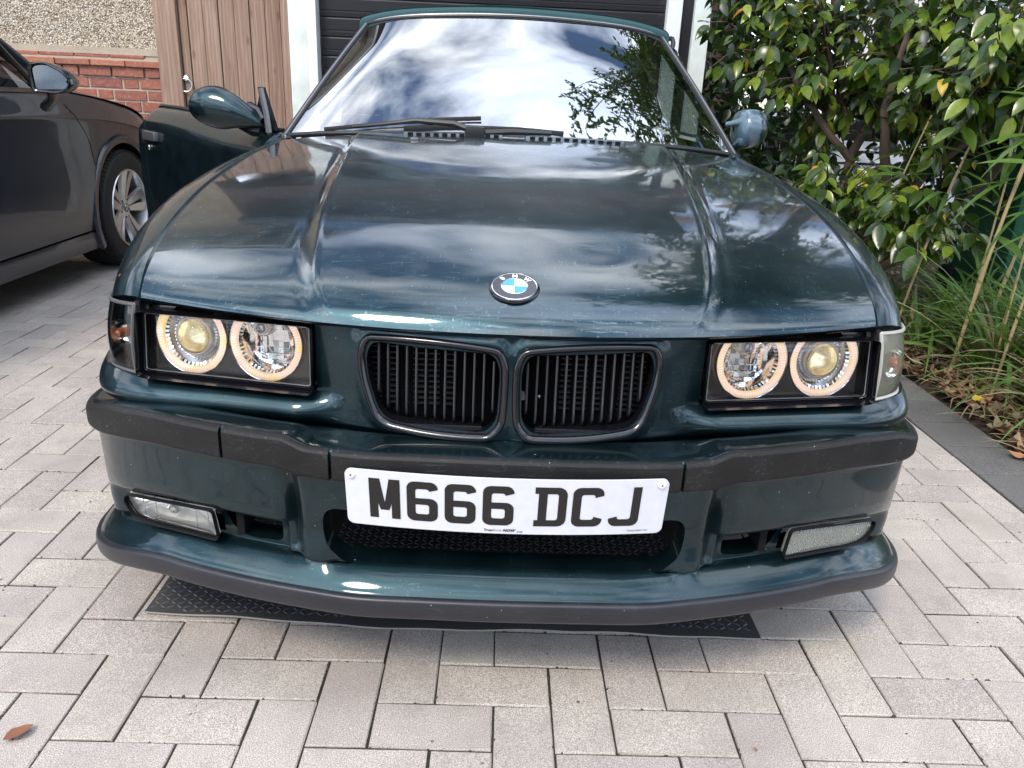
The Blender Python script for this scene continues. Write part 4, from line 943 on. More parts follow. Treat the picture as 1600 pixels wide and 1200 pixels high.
# ---- body sides, doors, tail
SP = [(.745, .912), (.775, .899), (.815, .873), (.846, .838), (.858, .74), (.864, .60), (.857, .40), (.845, .18)]
def side_strip(name, y0, y1, sgn, parent=car, dy=None, fx=0, keep=None, mat='paint', bulge=None):
    ys = np.linspace(y0, y1, 16); P = np.array([[(sgn*(x-(bulge(y) if bulge else 0)), y, z) for y in ys] for x, z in np.array([herm(range(8), np.array(SP), t)[0] for t in np.linspace(0, 7, 40)])])
    return trimmed(name, P, mat, parent, keep=keep, rims=[lambda p: (-.012*sgn, 0, 0)], flip=(sgn > 0), sharp=45)
side_strip('door', 1.662, 2.93, 1)
arch2 = lambda X: np.hypot(X[:, 1]-3.50, X[:, 2]-.30)-.335
tail = lambda y: .10*max(0, (y-3.7)/.6)**2
for sg in (-1, 1): side_strip('rear_wing', 2.936, 4.28, sg, keep=arch2, bulge=tail)
G().box((-.70, 3.70, .86), (.70, 4.26, .925), bev=.03).build('boot_lid', 'paint', car); G().box((-.74, 4.20, .30), (.74, 4.33, .88), bev=.06).build('rear_panel', 'paint', car)
for sg in (-1, 1):
    G().box((min(sg*.80, sg*.85), 1.66, .17), (max(sg*.80, sg*.85), 2.94, .24), bev=.01).build('sill', 'paint', car)
    G().grid(np.array([[(sg*x, .80+2.70+.36*math.cos(t), .30+.36*math.sin(t)) for x in (.60, .84)] for t in np.linspace(-.2, math.pi+.2, 20)])).build('wheel_arch_liner', 'void', car)
# cabin
g = G(); g.box((-.76, 1.60, .30), (.76, 3.3, .36)); g.box((-.72, 1.50, .38), (.72, 1.62, .86)); cab = g.build('cabin_floor', 'cabin', car, smooth=False)
D = [[(-.71, 1.60, .885), (-.35, 1.53, .905), (0, 1.51, .912), (.35, 1.53, .905), (.71, 1.60, .885)], [(-.71, 1.80, .900), (-.37, 1.80, .935), (0, 1.80, .925), (.35, 1.80, .925), (.71, 1.80, .900)], [(-.71, 1.92, .87), (-.37, 1.96, .91), (0, 1.96, .90), (.35, 1.96, .90), (.71, 1.92, .87)], [(-.71, 1.94, .60), (-.37, 1.99, .62), (0, 1.99, .60), (.35, 1.99, .60), (.71, 1.94, .60)]]
G().grid(loft(D, 30, 24)).build('dashboard', 'cabin', car)
g = G(); cst = np.array([-.365, 2.06, .915]); ax_ = np.array([0, .42, -.25]); ax_ = -ax_/np.linalg.norm(ax_); u = np.array([1., 0, 0]); v = np.cross(ax_, u); th = np.linspace(0, 2*math.pi, 40)
g.tube([cst+.185*(math.cos(t)*u+math.sin(t)*v) for t in th], .0135, 8, caps=False)
for t in (0, math.pi, -1.2, -1.9): g.tube([cst, cst+.18*(math.cos(t)*u+math.sin(t)*v)], [.03, .014], 6)
g.lathe([(0, .02), (.06, .015), (.075, -.02)], cst, ax_, 20); g.build('steering_wheel', 'black', car)
for sx in (-.365, .365):
    g = G(); g.box((sx-.24, 2.25, .42), (sx+.24, 2.78, .56), bev=.05); g.box((sx-.23, 2.70, .50), (sx+.23, 2.84, 1.03), bev=.05); g.box((sx-.12, 2.74, 1.03), (sx+.12, 2.82, 1.17), bev=.035); g.build('front_seat', 'seat', car)
G().box((-.60, 3.05, .45), (.60, 3.2, .95), bev=.05).build('rear_seat', 'seat', car)
G().box((-.11, 1.985, 1.195), (.11, 2.01, 1.25), bev=.012).build('rear_view_mirror', 'black', car)
# closed side window on the far side
SW = np.array([[(.745, 1.70, .915), (.70, 1.84, 1.03), (.62, 2.05, 1.20), (.60, 2.10, 1.24)], [(.760, 2.1, .925), (.705, 2.1, 1.08), (.625, 2.1, 1.22), (.605, 2.12, 1.255)], [(.765, 2.5, .925), (.71, 2.5, 1.10), (.63, 2.5, 1.24), (.61, 2.5, 1.27)], [(.765, 2.92, .925), (.71, 2.92, 1.09), (.64, 2.92, 1.20), (.62, 2.92, 1.225)]])
G().grid(loft(list(SW), 12, 20)).build('side_window', 'side_glass', car)
G().tube(curve(SW[:, -1], 16), .009, 6).build('window_seal', 'seal', car); G().tube(curve([(.752, 1.66, .912), (.768, 2.1, .925), (.773, 2.5, .925), (.773, 2.93, .925)], 16), .007, 6).build('window_seal', 'seal', car)
G().tube([(.765, 2.93, .93), (.62, 2.93, 1.23)], .014, 6).build('window_seal', 'seal', car)
for sg in (-1, 1):
    G().grid(np.array([[(sg*.768, 2.95, .93), (sg*.62, 2.95, 1.22)], [(sg*.72, 3.45, .93), (sg*.63, 3.25, 1.09)]])).build('soft_top_side', 'fabric_roof', car)

# ---- open door on the left, swung forward on its hinge
th_ = R(40.5); hg = np.array([-.852, 1.672, 0])
def dm(V):
    V = np.asarray(V, float).reshape(-1, 3)-hg; c, s = math.cos(th_), math.sin(th_)
    return np.stack([c*V[:, 0]-s*V[:, 1], s*V[:, 0]+c*V[:, 1], V[:, 2]], -1)+hg
g = G(); DP = [(.762, .905), (.775, .902), (.810, .888), (.840, .862), (.857, .830), (.864, .74), (.864, .60), (.857, .40), (.845, .19)]
prof = np.array([herm(range(9), np.array(DP), t)[0] for t in np.linspace(0, 8, 44)]); ys = np.linspace(1.672, 2.965, 44)
def dtop(y): return -.012*sm(np.array(y), 2.78, 2.95)*0
P = np.array([[(-x+.018*sm(y, 2.86, 2.94), y, z+sm(z, .55, .90)*(.035*sm(y, 1.9, 2.7)-.045*sm(y, 2.86, 2.972)**2)) for y in ys] for x, z in prof]); A = dm(P).reshape(P.shape)
door = trimmed('door', A, 'paint', car, rims=[lambda p: (.02, .006, 0)], sharp=45); tag(door, 'open driver door swung out beside the grey car')
P2 = P.copy(); P2[..., 0] = -.775+.0*P2[..., 0]; P2[..., 0] += .02*((P2[..., 2]-.5)/.4)**2; G().grid(dm(P2).reshape(P.shape), flip=True).build('door_inner_panel', 'cabin', door)
for yy in (1.672, 2.963):
    q = np.array([[(-x, yy, z), (-.77, yy, z)] for x, z in prof]); G().grid(dm(q).reshape(q.shape)).build('door_edge', 'paint', door)
q = np.array([[(-.765, y, .906), (-.775, y, .905)] for y in ys]); G().tube(dm([(-.768, y, .907+.035*sm(y, 1.9, 2.7)-.045*sm(y, 2.86, 2.972)**2) for y in ys]), .008, 6).build('window_seal', 'seal', door)
# handle
def dbox(g, a, b, bev=0):
    t = G().box(a, b, bev=bev); g.add(dm(t.V), t.F); return g
hnd = dbox(G(), (-.884, 2.690, .800), (-.858, 2.840, .838), .008).build('door_handle', 'dull_metal', door); dbox(G(), (-.882, 2.825, .785), (-.860, 2.862, .842), .006).build('handle_end', 'black', hnd)
g = G(); t = G().lathe([(0, .006), (.012, .005), (.014, 0)], (-.866, 2.815, .768), (-1, 0, 0), 16); g.add(dm(t.V), t.F); g.build('door_lock', 'satin_metal', door)
dbox(G(), (-.874, 1.70, .36), (-.856, 2.93, .41), .006).build('door_moulding', 'trim', door)
# quarter light triangle and window channel
tri = dm([(-.790, 1.690, .905), (-.775, 1.90, .915), (-.825, 1.705, 1.045), (-.828, 1.695, 1.045)]); tri2 = tri+np.array([.012, .004, 0])
mesh('mirror_base', np.vstack([tri, tri2]), [(0, 1, 2, 3), (7, 6, 5, 4), (0, 4, 5, 1), (1, 5, 6, 2), (2, 6, 7, 3), (3, 7, 4, 0)], 'gloss_black', door, smooth=False)
G().tube([(-.827, 1.69, .900), (-.832, 1.69, .96), (-.846, 1.69, 1.042)], [.008, .0075, .007], 6, flat=(1, 1.4)).build('window_channel', 'dull_metal', door)
G().tube([(-.834, 1.70, .900), (-.839, 1.70, .96), (-.852, 1.70, 1.045)], [.006]*3, 6, flat=(1, 1.4)).build('window_channel', 'seal', door)
# ---- door mirror, teardrop housing
def teardrop(secs, parent, name='door_mirror', n=26, m='paint'):
    """secs: (x, y, z, ry, rz_up, rz_down)"""
    S = herm(range(len(secs)), np.array(secs), np.linspace(0, len(secs)-1, 40)); P = []
    for x, y, z, ry, ru, rd in S:
        P.append([(x, y+max(ry, 0)*math.cos(t), z+(max(ru, 0) if math.sin(t) > 0 else max(rd, 0))*math.sin(t)) for t in np.linspace(0, 2*math.pi, n, endpoint=False)])
    P = np.array(P); g = G(); g.grid(P.transpose(1, 0, 2), closeu=True); return g.build(name, m, parent, recalc=True, sharp=60)
mir_l = teardrop([(-1.124, 1.79, .972, .002, .002, .002), (-1.119, 1.79, .972, .036, .030, .026), (-1.100, 1.785, .972, .052, .052, .046), (-1.060, 1.78, .971, .062, .070, .064), (-1.010, 1.775, .967, .062, .073, .068), (-.960, 1.765, .958, .055, .060, .052), (-.915, 1.755, .944, .042, .042, .034), (-.880, 1.745, .931, .026, .024, .018), (-.858, 1.74, .922, .014, .012, .010), (-.845, 1.74, .918, .003, .003, .003)], door)
tag(mir_l, 'teardrop door mirror on the open door')
G().tube([(-.95, 1.79, .925), (-.90, 1.76, .900), (-.86, 1.73, .898)], [.026, .020, .018], 10).build('mirror_arm', 'gloss_black', mir_l)
G().tube([(-.925, 1.80, .975), (-.88, 1.77, .960), (-.85, 1.72, .935)], [.022, .018, .014], 10).build('mirror_arm', 'gloss_black', mir_l)
g = G(); t = np.linspace(0, 2*math.pi, 30, endpoint=False); g.poly([(-1.03+.075*math.cos(a), 1.842-.0*a, .970+.055*math.sin(a)) for a in t]); g.build('mirror_glass', 'mirror', mir_l, smooth=False)
def peeled_sheen():  # pale patch: peeling lacquer with its sky reflection put into the colour
    m = NT('peeling_paint_sky_sheen'); v = m.coords(); n = m.noise(v, 38, 5); sx = m.new('ShaderNodeSeparateXYZ'); m.link(v, sx.inputs[0])
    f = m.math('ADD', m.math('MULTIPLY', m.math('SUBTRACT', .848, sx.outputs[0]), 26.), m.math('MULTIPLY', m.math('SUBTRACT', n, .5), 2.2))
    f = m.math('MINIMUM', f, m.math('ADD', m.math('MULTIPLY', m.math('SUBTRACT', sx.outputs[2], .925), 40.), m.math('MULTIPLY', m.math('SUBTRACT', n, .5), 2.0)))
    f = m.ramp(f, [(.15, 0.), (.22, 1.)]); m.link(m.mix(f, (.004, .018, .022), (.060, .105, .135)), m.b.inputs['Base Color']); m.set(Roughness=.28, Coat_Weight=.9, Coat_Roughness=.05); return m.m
M['peeled_sheen'] = peeled_sheen()
# ---- right-hand mirror: rounded housing on two arms
mir_r = teardrop([(.872, 1.70, .985, .002, .002, .002), (.870, 1.70, .985, .030, .024, .024), (.862, 1.695, .984, .048, .045, .042), (.843, 1.69, .983, .060, .058, .056), (.818, 1.69, .982, .064, .064, .064), (.792, 1.69, .980, .063, .064, .062), (.776, 1.70, .980, .058, .058, .055), (.766, 1.71, .980, .045, .045, .042), (.764, 1.71, .980, .01, .01, .01)], car, m=M['peeled_sheen'])
tag(mir_r, 'rounded door mirror on two arms beside the camellia')
G().tube([(.735, 1.695, .992), (.752, 1.68, .997), (.772, 1.67, 1.003), (.80, 1.66, 1.005)], [.010, .0105, .014, .026], 12).build('mirror_arm', M['peeled_sheen'], mir_r)
G().tube([(.755, 1.69, .912), (.768, 1.675, .922), (.785, 1.665, .940), (.81, 1.66, .965)], [.012, .013, .020, .03], 12).build('mirror_arm', M['peeled_sheen'], mir_r)
g = G(); g.poly([(.815+.048*math.cos(a), 1.752, .982+.050*math.sin(a)) for a in t]); g.build('mirror_glass', 'mirror', mir_r, smooth=False)
# raised corner panel where bonnet, wing and pillar meet
for sg in (-1, 1):
    Q = loft([[(sg*.708, 1.41, .897), (sg*.722, 1.45, .902), (sg*.748, 1.52, .904)], [(sg*.700, 1.45, .900), (sg*.722, 1.50, .907), (sg*.752, 1.57, .908)], [(sg*.70, 1.50, .893), (sg*.73, 1.55, .897), (sg*.76, 1.63, .90)]], 12, 12)
    G().grid(Q, flip=(sg > 0)).build('scuttle_corner', 'paint', car)
# ================================================================== the driveway
def struct(o, kind='structure'): o['kind'] = kind; return o
g = G(); g.add([(-150, -150, -.30), (150, -150, -.30), (150, 150, -.30), (-150, 150, -.30)], [(0, 1, 2, 3)]); 
struct(mesh('ground', [(-150, -150, -.055), (150, -150, -.055), (150, 150, -.055), (-150, 150, -.055)], [(0, 1, 2, 3)], 'ground', smooth=False))
driveway = struct(mesh('driveway', [(-6, -5, -.0042), (1.50, -5, -.0042), (1.50, 4.85, -.0042), (-6, 4.85, -.0042)], [(0, 1, 2, 3)], 'sand', smooth=False))
UNIT = .1076; PX, PY = .101, .134
def paver_mesh(L, W, z=0.0, jit=0):
    """top at z=0; chamfered slab about its middle"""
    j = .0019; l, w = L/2-j, W/2-j; c = .0022; n = 0; V = []
    for (a, b, zz) in ((l, w, -.03), (l, w, -c), (l-c, w-c, 0)):
        V += [(-a, -b, zz), (a, -b, zz), (a, b, zz), (-a, b, zz)]
    F = [(8, 9, 10, 11)]+[(k, (k+1) % 4, 4+(k+1) % 4, 4+k) for k in range(4)]+[(4+k, 4+(k+1) % 4, 8+(k+1) % 4, 8+k) for k in range(4)]
    return V, F
pm = []
for L, W in ((2*UNIT, UNIT), (UNIT, 2*UNIT)):
    for v in range(4):
        V, F = paver_mesh(L, W); rs = random.Random(v*7+int(L*100))
        # slightly worn outline: nudge the chamfer corners
        V = [(x+rs.uniform(-.0012, .0012), y+rs.uniform(-.0012, .0012), z) for x, y, z in V]
        me = bpy.data.meshes.new('paver'); me.from_pydata(V, [], F); me.materials.append(M['paver']); me.polygons.foreach_set('use_smooth', [False]*len(F)); pm.append(me)
cells = []
for i in range(-62, 16):
    for j in range(-48, 46):
        k = (i-j) % 4
        if k == 0: cells.append((PX+(i+.5)*UNIT, PY+(j-1)*UNIT, 1))
        elif k == 2: cells.append((PX+(i+1)*UNIT, PY+(j-.5)*UNIT, 0))
def paver_seen(x, y):
    q = in_view((x, y, 0))
    if q is None: return 1e9
    z, px, py = q
    if not (-40 < px < 1640 and 0 < py < 1240): return 1e9
    if abs(x) < .78 and .45 < y < 4.4: return 50+z        # under the car
    if x < -2.35 and y > .6: return 60+z
    return z
vis = []; rest = G()
for x, y, o in cells:
    hw = UNIT*(1 if o == 0 else .5)
    if x+hw > 1.50+.02 or y+UNIT > 4.86: 
        if x-hw > 1.49 or y > 4.9: continue
    vis.append((paver_seen(x, y), x, y, o))
vis.sort(key=lambda t: t[0]); nvis = 0
for s, x, y, o in vis:
    rz, dz = random.gauss(0, .0035), random.gauss(0, .0007); rx, ry = random.gauss(0, .003), random.gauss(0, .003)
    hw = UNIT*(1 if o == 0 else .5)-.0017
    if x+hw > 1.497:            # cut against the kerb
        x0 = x-hw; x1 = 1.497
        if x1-x0 < .012: continue
        V, F = paver_mesh(x1-x0+.0034, (UNIT if o == 0 else 2*UNIT)); V = [(a+(x0+x1)/2, b+y, c+dz) for a, b, c in V]
        if s < 50 and nvis < 300: mesh('paver', V, F, 'paver', driveway, smooth=False); nvis += 1
        else: rest.add(V, F)
        continue
    if s < 50 and nvis < 300:
        ob = bpy.data.objects.new('paver', random.choice(pm[4:] if o else pm[:4])); COL.objects.link(ob); ob.parent = driveway
        ob.location = (x, y, dz); ob.rotation_euler = (rx, ry, rz); nvis += 1
    else:
        me = pm[4 if o else 0]; rest.add([(v.co.x+x, v.co.y+y, v.co.z+dz+v.co.y*rx-v.co.x*ry) for v in me.vertices], [list(p.vertices) for p in me.polygons])
struct(rest.build('paving', 'paver', driveway, smooth=False), 'stuff')
# moss and grit in the joints: little lumps
g = G(); rs = random.Random(3)
for _ in range(7500):
    i = rs.randint(-22, 14); j = rs.randint(-8, 12); f = rs.random(); 
    if rs.random() < .5: x, y = PX+i*UNIT+rs.gauss(0, .0022), PY+(j+f)*UNIT
    else: x, y = PX+(i+f)*UNIT, PY+j*UNIT+rs.gauss(0, .0022)
    k = (i-j) % 4
    if x > 1.48: continue
    r = rs.uniform(.0010, .0040)*(1.5 if math.sin(i*1.7+j*2.3+f*5) > .6 else .8); z = -.0035+rs.uniform(0, .0022)
    V = [(x+r*math.cos(a)*rs.uniform(.6, 1.2), y+r*math.sin(a)*rs.uniform(.6, 1.2), z-.001) for a in np.linspace(0, 5.0, 5)]+[(x, y, z+r*.6)]
    g.add(V, [(a, (a+1) % 5, 5) for a in range(5)])
struct(g.build('joint_moss', plain('joint_moss', (.045, .040, .024), .95), driveway), 'stuff')
# kerb blocks
kerb = struct(mesh('kerb', [(1.501, -5, -.02), (1.722, -5, -.02), (1.722, 8, -.02), (1.501, 8, -.02)], [(0, 1, 2, 3)], 'sand', smooth=False))
y = -3.0; kk = 0
while y < 6.4:
    L = .2145; V, F = paver_mesh(.2215, L-.004); dz = random.gauss(.003, .0008); x0 = 1.6115
    q = in_view((x0, y+L/2, 0))
    mesh('kerb_block', [(a+x0, b+y+L/2, c+dz) for a, b, c in V], F, 'kerb', kerb, smooth=False)
    y += L
# soil bed, gently rising
P = []
for x in np.linspace(1.724, 9, 50):
    P.append([(x, y, -.02+.05*min(1, (x-1.724)/.5)+.018*math.sin(x*7+y*5)*math.sin(y*9-x*3)*min(1, (x-1.724)/.3)) for y in np.linspace(-4, 12, 90)])
struct(G().grid(np.array(P)).build('soil_bed', 'soil'))

# ================================================================== chequer rubber mat
mat_o = (-.74, .245, .0); mat_t = thing('rubber_mat', (-.1, .9, .002), 'black chequer-pattern rubber mat lying under the front of the green car', 'mat')
MX0, MX1, MY1 = -.742, .555, 1.75
def mat_z(x, y):
    ed = math.exp(-((y-.25)/.05)**2); return .006+ed*(.004+.010*math.exp(-((x-.05)/.30)**2)+.004*math.sin(x*9))
def front_edge(x): return .257-.022*(x-MX0)/(MX1-MX0)-.021*math.sin((x-MX0)/(MX1-MX0)*math.pi)+.0015*math.sin(x*31)
g = G(); top = []; xs = np.linspace(MX0, MX1, 90)
for x in xs:
    y0 = front_edge(x); top.append([(x+.0*(y), y, mat_z(x, y)) for y in np.r_[np.linspace(y0, y0+.15, 10), np.linspace(y0+.2, MY1, 10)]])
top = np.array(top); g.grid(top)
g.build('mat_sheet', 'mat', mat_t)
g = G(); e = top[:, 0]; g.grid(np.stack([e+[0, -.0008, .0002], e+[0, -.0012, -.0035]], 1), flip=True); e2 = top[0]; g.grid(np.stack([e2+[-.0008, 0, .0002], e2+[-.001, 0, -.004]], 1)); e2 = top[-1]; g.grid(np.stack([e2+[.0008, 0, .0002], e2+[.001, 0, -.004]], 1), flip=True)
g.build('mat_edge', 'mat_edge', mat_t)
g = G(); s = .0172; row = 0; y = .262
while y < 1.30:
    col = 0; x = MX0+.012+(0 if row % 2 else 0)
    while x < MX1-.012:
        if y > front_edge(x)+.012:
            a = R(38) if (row+col) % 2 else R(-38); ca, sa = math.cos(a), math.sin(a); z = mat_z(x, y)
            L, W, H = .0088, .0030, .0018
            pts = [(-L, 0, 0), (-L*.45, -W*.8, 0), (L*.45, -W*.8, 0), (L, 0, 0), (L*.45, W*.8, 0), (-L*.45, W*.8, 0), (-L*.5, 0, H), (L*.5, 0, H)]
            g.add([(x+px*ca-py*sa, y+px*sa+py*ca, z+pz) for px, py, pz in pts], [(0, 1, 6), (1, 2, 7, 6), (2, 3, 7), (3, 4, 7), (4, 5, 6, 7), (5, 0, 6)])
        x += s*1.02; col += 1
    y += s*.86; row += 1
struct(g.build('mat_studs', 'mat_stud', mat_t, sharp=20), 'stuff')

# ================================================================== house wall, brick plinth
YW = 4.78
hw = thing('house_wall', (-5.5, YW, 0), 'pebbledashed house wall above a red brick plinth behind the grey car', 'wall')
g = G(); P = [[(x, YW+.035, z) for z in np.linspace(1.235, 4.1, 40)] for x in np.linspace(-9, -2.435, 60)]; g.grid(np.array(P), flip=True); g.add([(-2.435, YW+.035, 1.235), (-2.435, YW+.035, 4.1), (-2.435, YW+.6, 4.1), (-2.435, YW+.6, 1.235)], [(3, 2, 1, 0)])
g.build('pebbledash', 'pebble', hw, smooth=False)
# real pebbles standing proud where the camera sees them
g = G(); rs = random.Random(11); cols = []
for _ in range(9000):
    x, z = rs.uniform(-3.65, -2.44), rs.uniform(1.235, 1.75); r = rs.uniform(.0035, .0085); a = rs.random()*6.28; b = rs.uniform(.5, 1)
    u = (math.cos(a)*r, math.sin(a)*r); v = (-math.sin(a)*r*b, math.cos(a)*r*b)
    g.add([(x+u[0], YW+.034, z+u[1]), (x+v[0], YW+.034, z+v[1]), (x-u[0], YW+.034, z-u[1]), (x-v[0], YW+.034, z-v[1]), (x, YW+.034-r*.75, z)], [(0, 4, 1), (1, 4, 2), (2, 4, 3), (3, 4, 0)])
def pebble_stone():
    m = NT('pebble_stone'); r = m.rnd(); m.link(m.ramp(r, [(0, (.09, .06, .04)), (.2, (.34, .24, .15)), (.4, (.55, .46, .33)), (.6, (.68, .62, .52)), (.75, (.40, .33, .26)), (.9, (.75, .72, .66)), (1, (.20, .16, .13))]), m.b.inputs['Base Color']); m.set(Roughness=.6); return m.m
struct(g.build('pebbles', pebble_stone(), hw, smooth=True, sharp=0), 'stuff')
g = G(); g.box((-9, YW+.001, 0), (-2.444, YW+.5, 1.235)); g.build('mortar_bed', 'mortar', hw, smooth=False)
def brick_obj(x0, x1, z0, z1, y0, y1, name='brick', parent=hw, m='brick'):
    rs2 = random.Random(int(x0*977+z0*313)); V, F = G().box((x0, y0, z0), (x1, y1, z1), bev=.004).V, None
    g = G().box((x0, y0, z0), (x1, y1, z1), bev=.004); g.V = [(a+rs2.uniform(-.0015, .0015), b+rs2.uniform(-.0015, .0015), c+rs2.uniform(-.0015, .0015)) for a, b, c in g.V]
    return g.build(name, m, parent, smooth=False)
ch = .0755
for k in range(8):
    z0 = 1.118-k*ch; x = -2.438; kk = 0
    pat = [.225, .110] if k % 2 else [.110, .225]
    first = True
    while x > -4.0 and z0 > .5:
        w = pat[kk % 2]*1.03 if k > 0 else (.225 if kk % 3 else .11); 
        if first and k % 2: w = .16
        first = False
        dy = -.014 if k == 0 else 0
        brick_obj(x-w+.013, x, z0-ch+.013, z0-.001, YW-.006+dy+random.uniform(-.002, .002), YW+.08); x -= w+.001; kk += 1
# projecting tile courses
x = -2.425
for k in range(8):
    w = .24; brick_obj(x-w+.008, x, 1.122, 1.160, YW-.040, YW+.06, 'coping_tile'); brick_obj(x-w+.008-.11, x-.11, 1.176, 1.196, YW-.022, YW+.06, 'coping_tile'); x -= w
G().box((-4.6, YW-.018, 1.158), (-2.43, YW+.05, 1.177)).build('coping_mortar', 'mortar', hw, smooth=False)
G().box((-4.6, YW-.006, 1.196), (-2.433, YW+.05, 1.24)).build('coping_mortar', 'mortar', hw, smooth=False)
# eaves and roof, seen only as reflections
G().box((-9.2, YW-.35, 4.0), (-2.2, YW+.8, 4.12)).build('eaves', 'white_frame', hw, smooth=False)
g = G(); g.add([(-9.3, YW-.42, 4.10), (-2.1, YW-.42, 4.10), (-2.1, YW+3.2, 5.9), (-9.3, YW+3.2, 5.9)], [(0, 1, 2, 3)]); g.build('roof', 'tile', hw, smooth=False)

# ================================================================== wooden gate
gt = thing('wooden_gate', (-1.96, YW, 0), 'weathered brown board gate with an iron ring latch beside the brick plinth', 'gate')
def board(x0, x1, y0, y1, z0, z1, name, parent):
    g = G().box((0, 0, 0), (x1-x0, y1-y0, z1-z0), bev=.004); o0 = org(parent); me = bpy.data.meshes.new(name); me.from_pydata(g.V, [], g.F); me.materials.append(M['wood'])
    o = bpy.data.objects.new(name, me); COL.objects.link(o); o.parent = parent; o.location = (np.array([x0, y0, z0])-o0).tolist(); ORG[o.name] = o0+np.array(o.location[:]); return o
G().box((-2.42, YW+.045, .02), (-1.53, YW+.055, 2.1)).build('gap_blocker', 'hedge', gt, smooth=False)  # added to stop daylight showing between the boards
board(-2.425, -2.275, YW-.05, YW+.06, 0, 2.15, 'gate_post', gt)
board(-2.268, -2.215, YW-.015, YW+.03, 0, 2.1, 'gate_stile', gt)
xs = [-2.212, -2.100, -1.998, -1.895, -1.790, -1.683, -1.610]
bx0 = -2.210
for k in range(6):
    w = .1055; board(bx0, bx0+w-.005, YW-.006-.008*(k % 2), YW+.016-.008*(k % 2), .05, 2.1, 'board', gt); bx0 += w
board(-1.572, -1.522, YW-.04, YW+.05, 0, 2.15, 'gate_stile', gt)
g = G(); rc = np.array([-2.262+.005, YW-.028, 1.018]); th = np.linspace(0, 2*math.pi, 30)
g.tube([rc+np.array([.043*math.cos(t), -.006+.0*t, .043*math.sin(t)-.0]) for t in th], .0058, 8, caps=False); g.lathe([(0, .012), (.018, .010), (.024, 0)], rc+np.array([0, .014, .048]), (0, -1, 0), 20); g.build('ring_latch', 'satin_metal', gt)

# ================================================================== garage
gr = thing('garage', (-.15, YW, 0), 'garage front with black slatted door between white frames', 'garage')
g = G(); g.box((-1.520, YW-.05, 0), (-1.392, YW+.3, 2.5), bev=.01); g.build('left_pier', 'white_wall', gr)
g = G(); g.box((-1.385, YW-.085, 0), (-1.322, YW+.1, 2.3), bev=.006); g.box((-1.392, YW-.02, 0), (-1.386, YW+.1, 2.3)); g.build('door_frame', 'white_frame', gr, smooth=False)
g = G(); g.box((1.052, YW-.06, 0), (1.150, YW+.1, 2.3), bev=.006); g.build('door_frame', 'white_frame', gr)
g = G(); g.box((1.153, YW-.02, 0), (1.232, YW+.1, 2.4)); g.build('black_gap', 'garage_black', gr, smooth=False)  # solid black strip between the door frame and the pier
g = G(); g.box((1.234, YW-.07, 0), (1.345, YW+.3, 2.5), bev=.008); g.build('right_pier', 'white_wall', gr)
dr = G().box((-1.320, YW+.035, 0), (1.050, YW+.06, 2.25)).build('garage_door', 'garage_black', gr, smooth=False)
z = .02
while z < 2.2:
    hgt = .1235; prof = [(YW+.034, z), (YW+.022, z+.004), (YW+.020, z+.03), (YW+.0235, z+.034), (YW+.0235, z+.040), (YW+.020, z+.044), (YW+.018, z+hgt-.012), (YW+.022, z+hgt-.006), (YW+.034, z+hgt-.004)]
    G().grid(np.array([[(x, a, b) for a, b in prof] for x in (-1.318, 1.048)])).build('door_slat', 'garage_black', dr, sharp=20); z += hgt
G().box((-1.52, YW-.09, 2.302), (1.345, YW+.2, 2.48)).build('unseen_lintel', 'garage_black', gr, smooth=False)  # out of view, darkened for the bonnet reflections
G().box((-2.43, YW+.02, 2.502), (1.36, YW+3, 3.15)).build('unseen_garage_wall', plain('unseen_dark_wall', (.07, .045, .038), .8), gr, smooth=False)  # unseen upper wall, made dark and widened to shape bonnet reflections
mesh('unseen_garage_roof', [(-2.43, YW-.30, 3.302), (1.6, YW-.30, 3.302), (1.6, YW+4, 5.6), (-2.43, YW+4, 5.6)], [(0, 1, 2, 3)], plain('unseen_dark_roof', (.035, .030, .030), .85), gr, smooth=False)  # unseen roof, raised and extended to lift the mirrored skyline
G().box((-2.43, YW-.28, 3.152), (1.6, YW+3, 3.30)).build('unseen_fascia', plain('unseen_dark_fascia', (.02, .02, .022), .4), gr, smooth=False)  # out of view, darkened for the same reflections

rh = thing('house', (1.5, 9.6, 0), 'made-up dark brick house added behind the garage, only for its reflection', 'house')   # added out of view to darken the skyline the bonnet mirrors
G().box((-2.6, 9.5, 0), (2.9, 15, 5.0)).build('wall', plain('added_house_brown_brick', (.12, .065, .05), .85), rh, smooth=False)  # wall of the added house, only for its reflection
for x0 in (-1.9, .4): G().box((x0, 9.44, 3.2), (x0+1.4, 9.5, 4.4)).build('window', 'dark_glass', rh, smooth=False)  # windows of the added house, only for its reflection
mesh('roof', [(-3, 9.1, 4.95), (3.3, 9.1, 4.95), (3.3, 12.5, 7.4), (-3, 12.5, 7.4)], [(0, 1, 2, 3)], 'tile', rh, smooth=False)  # roof of the added house, only for its reflection

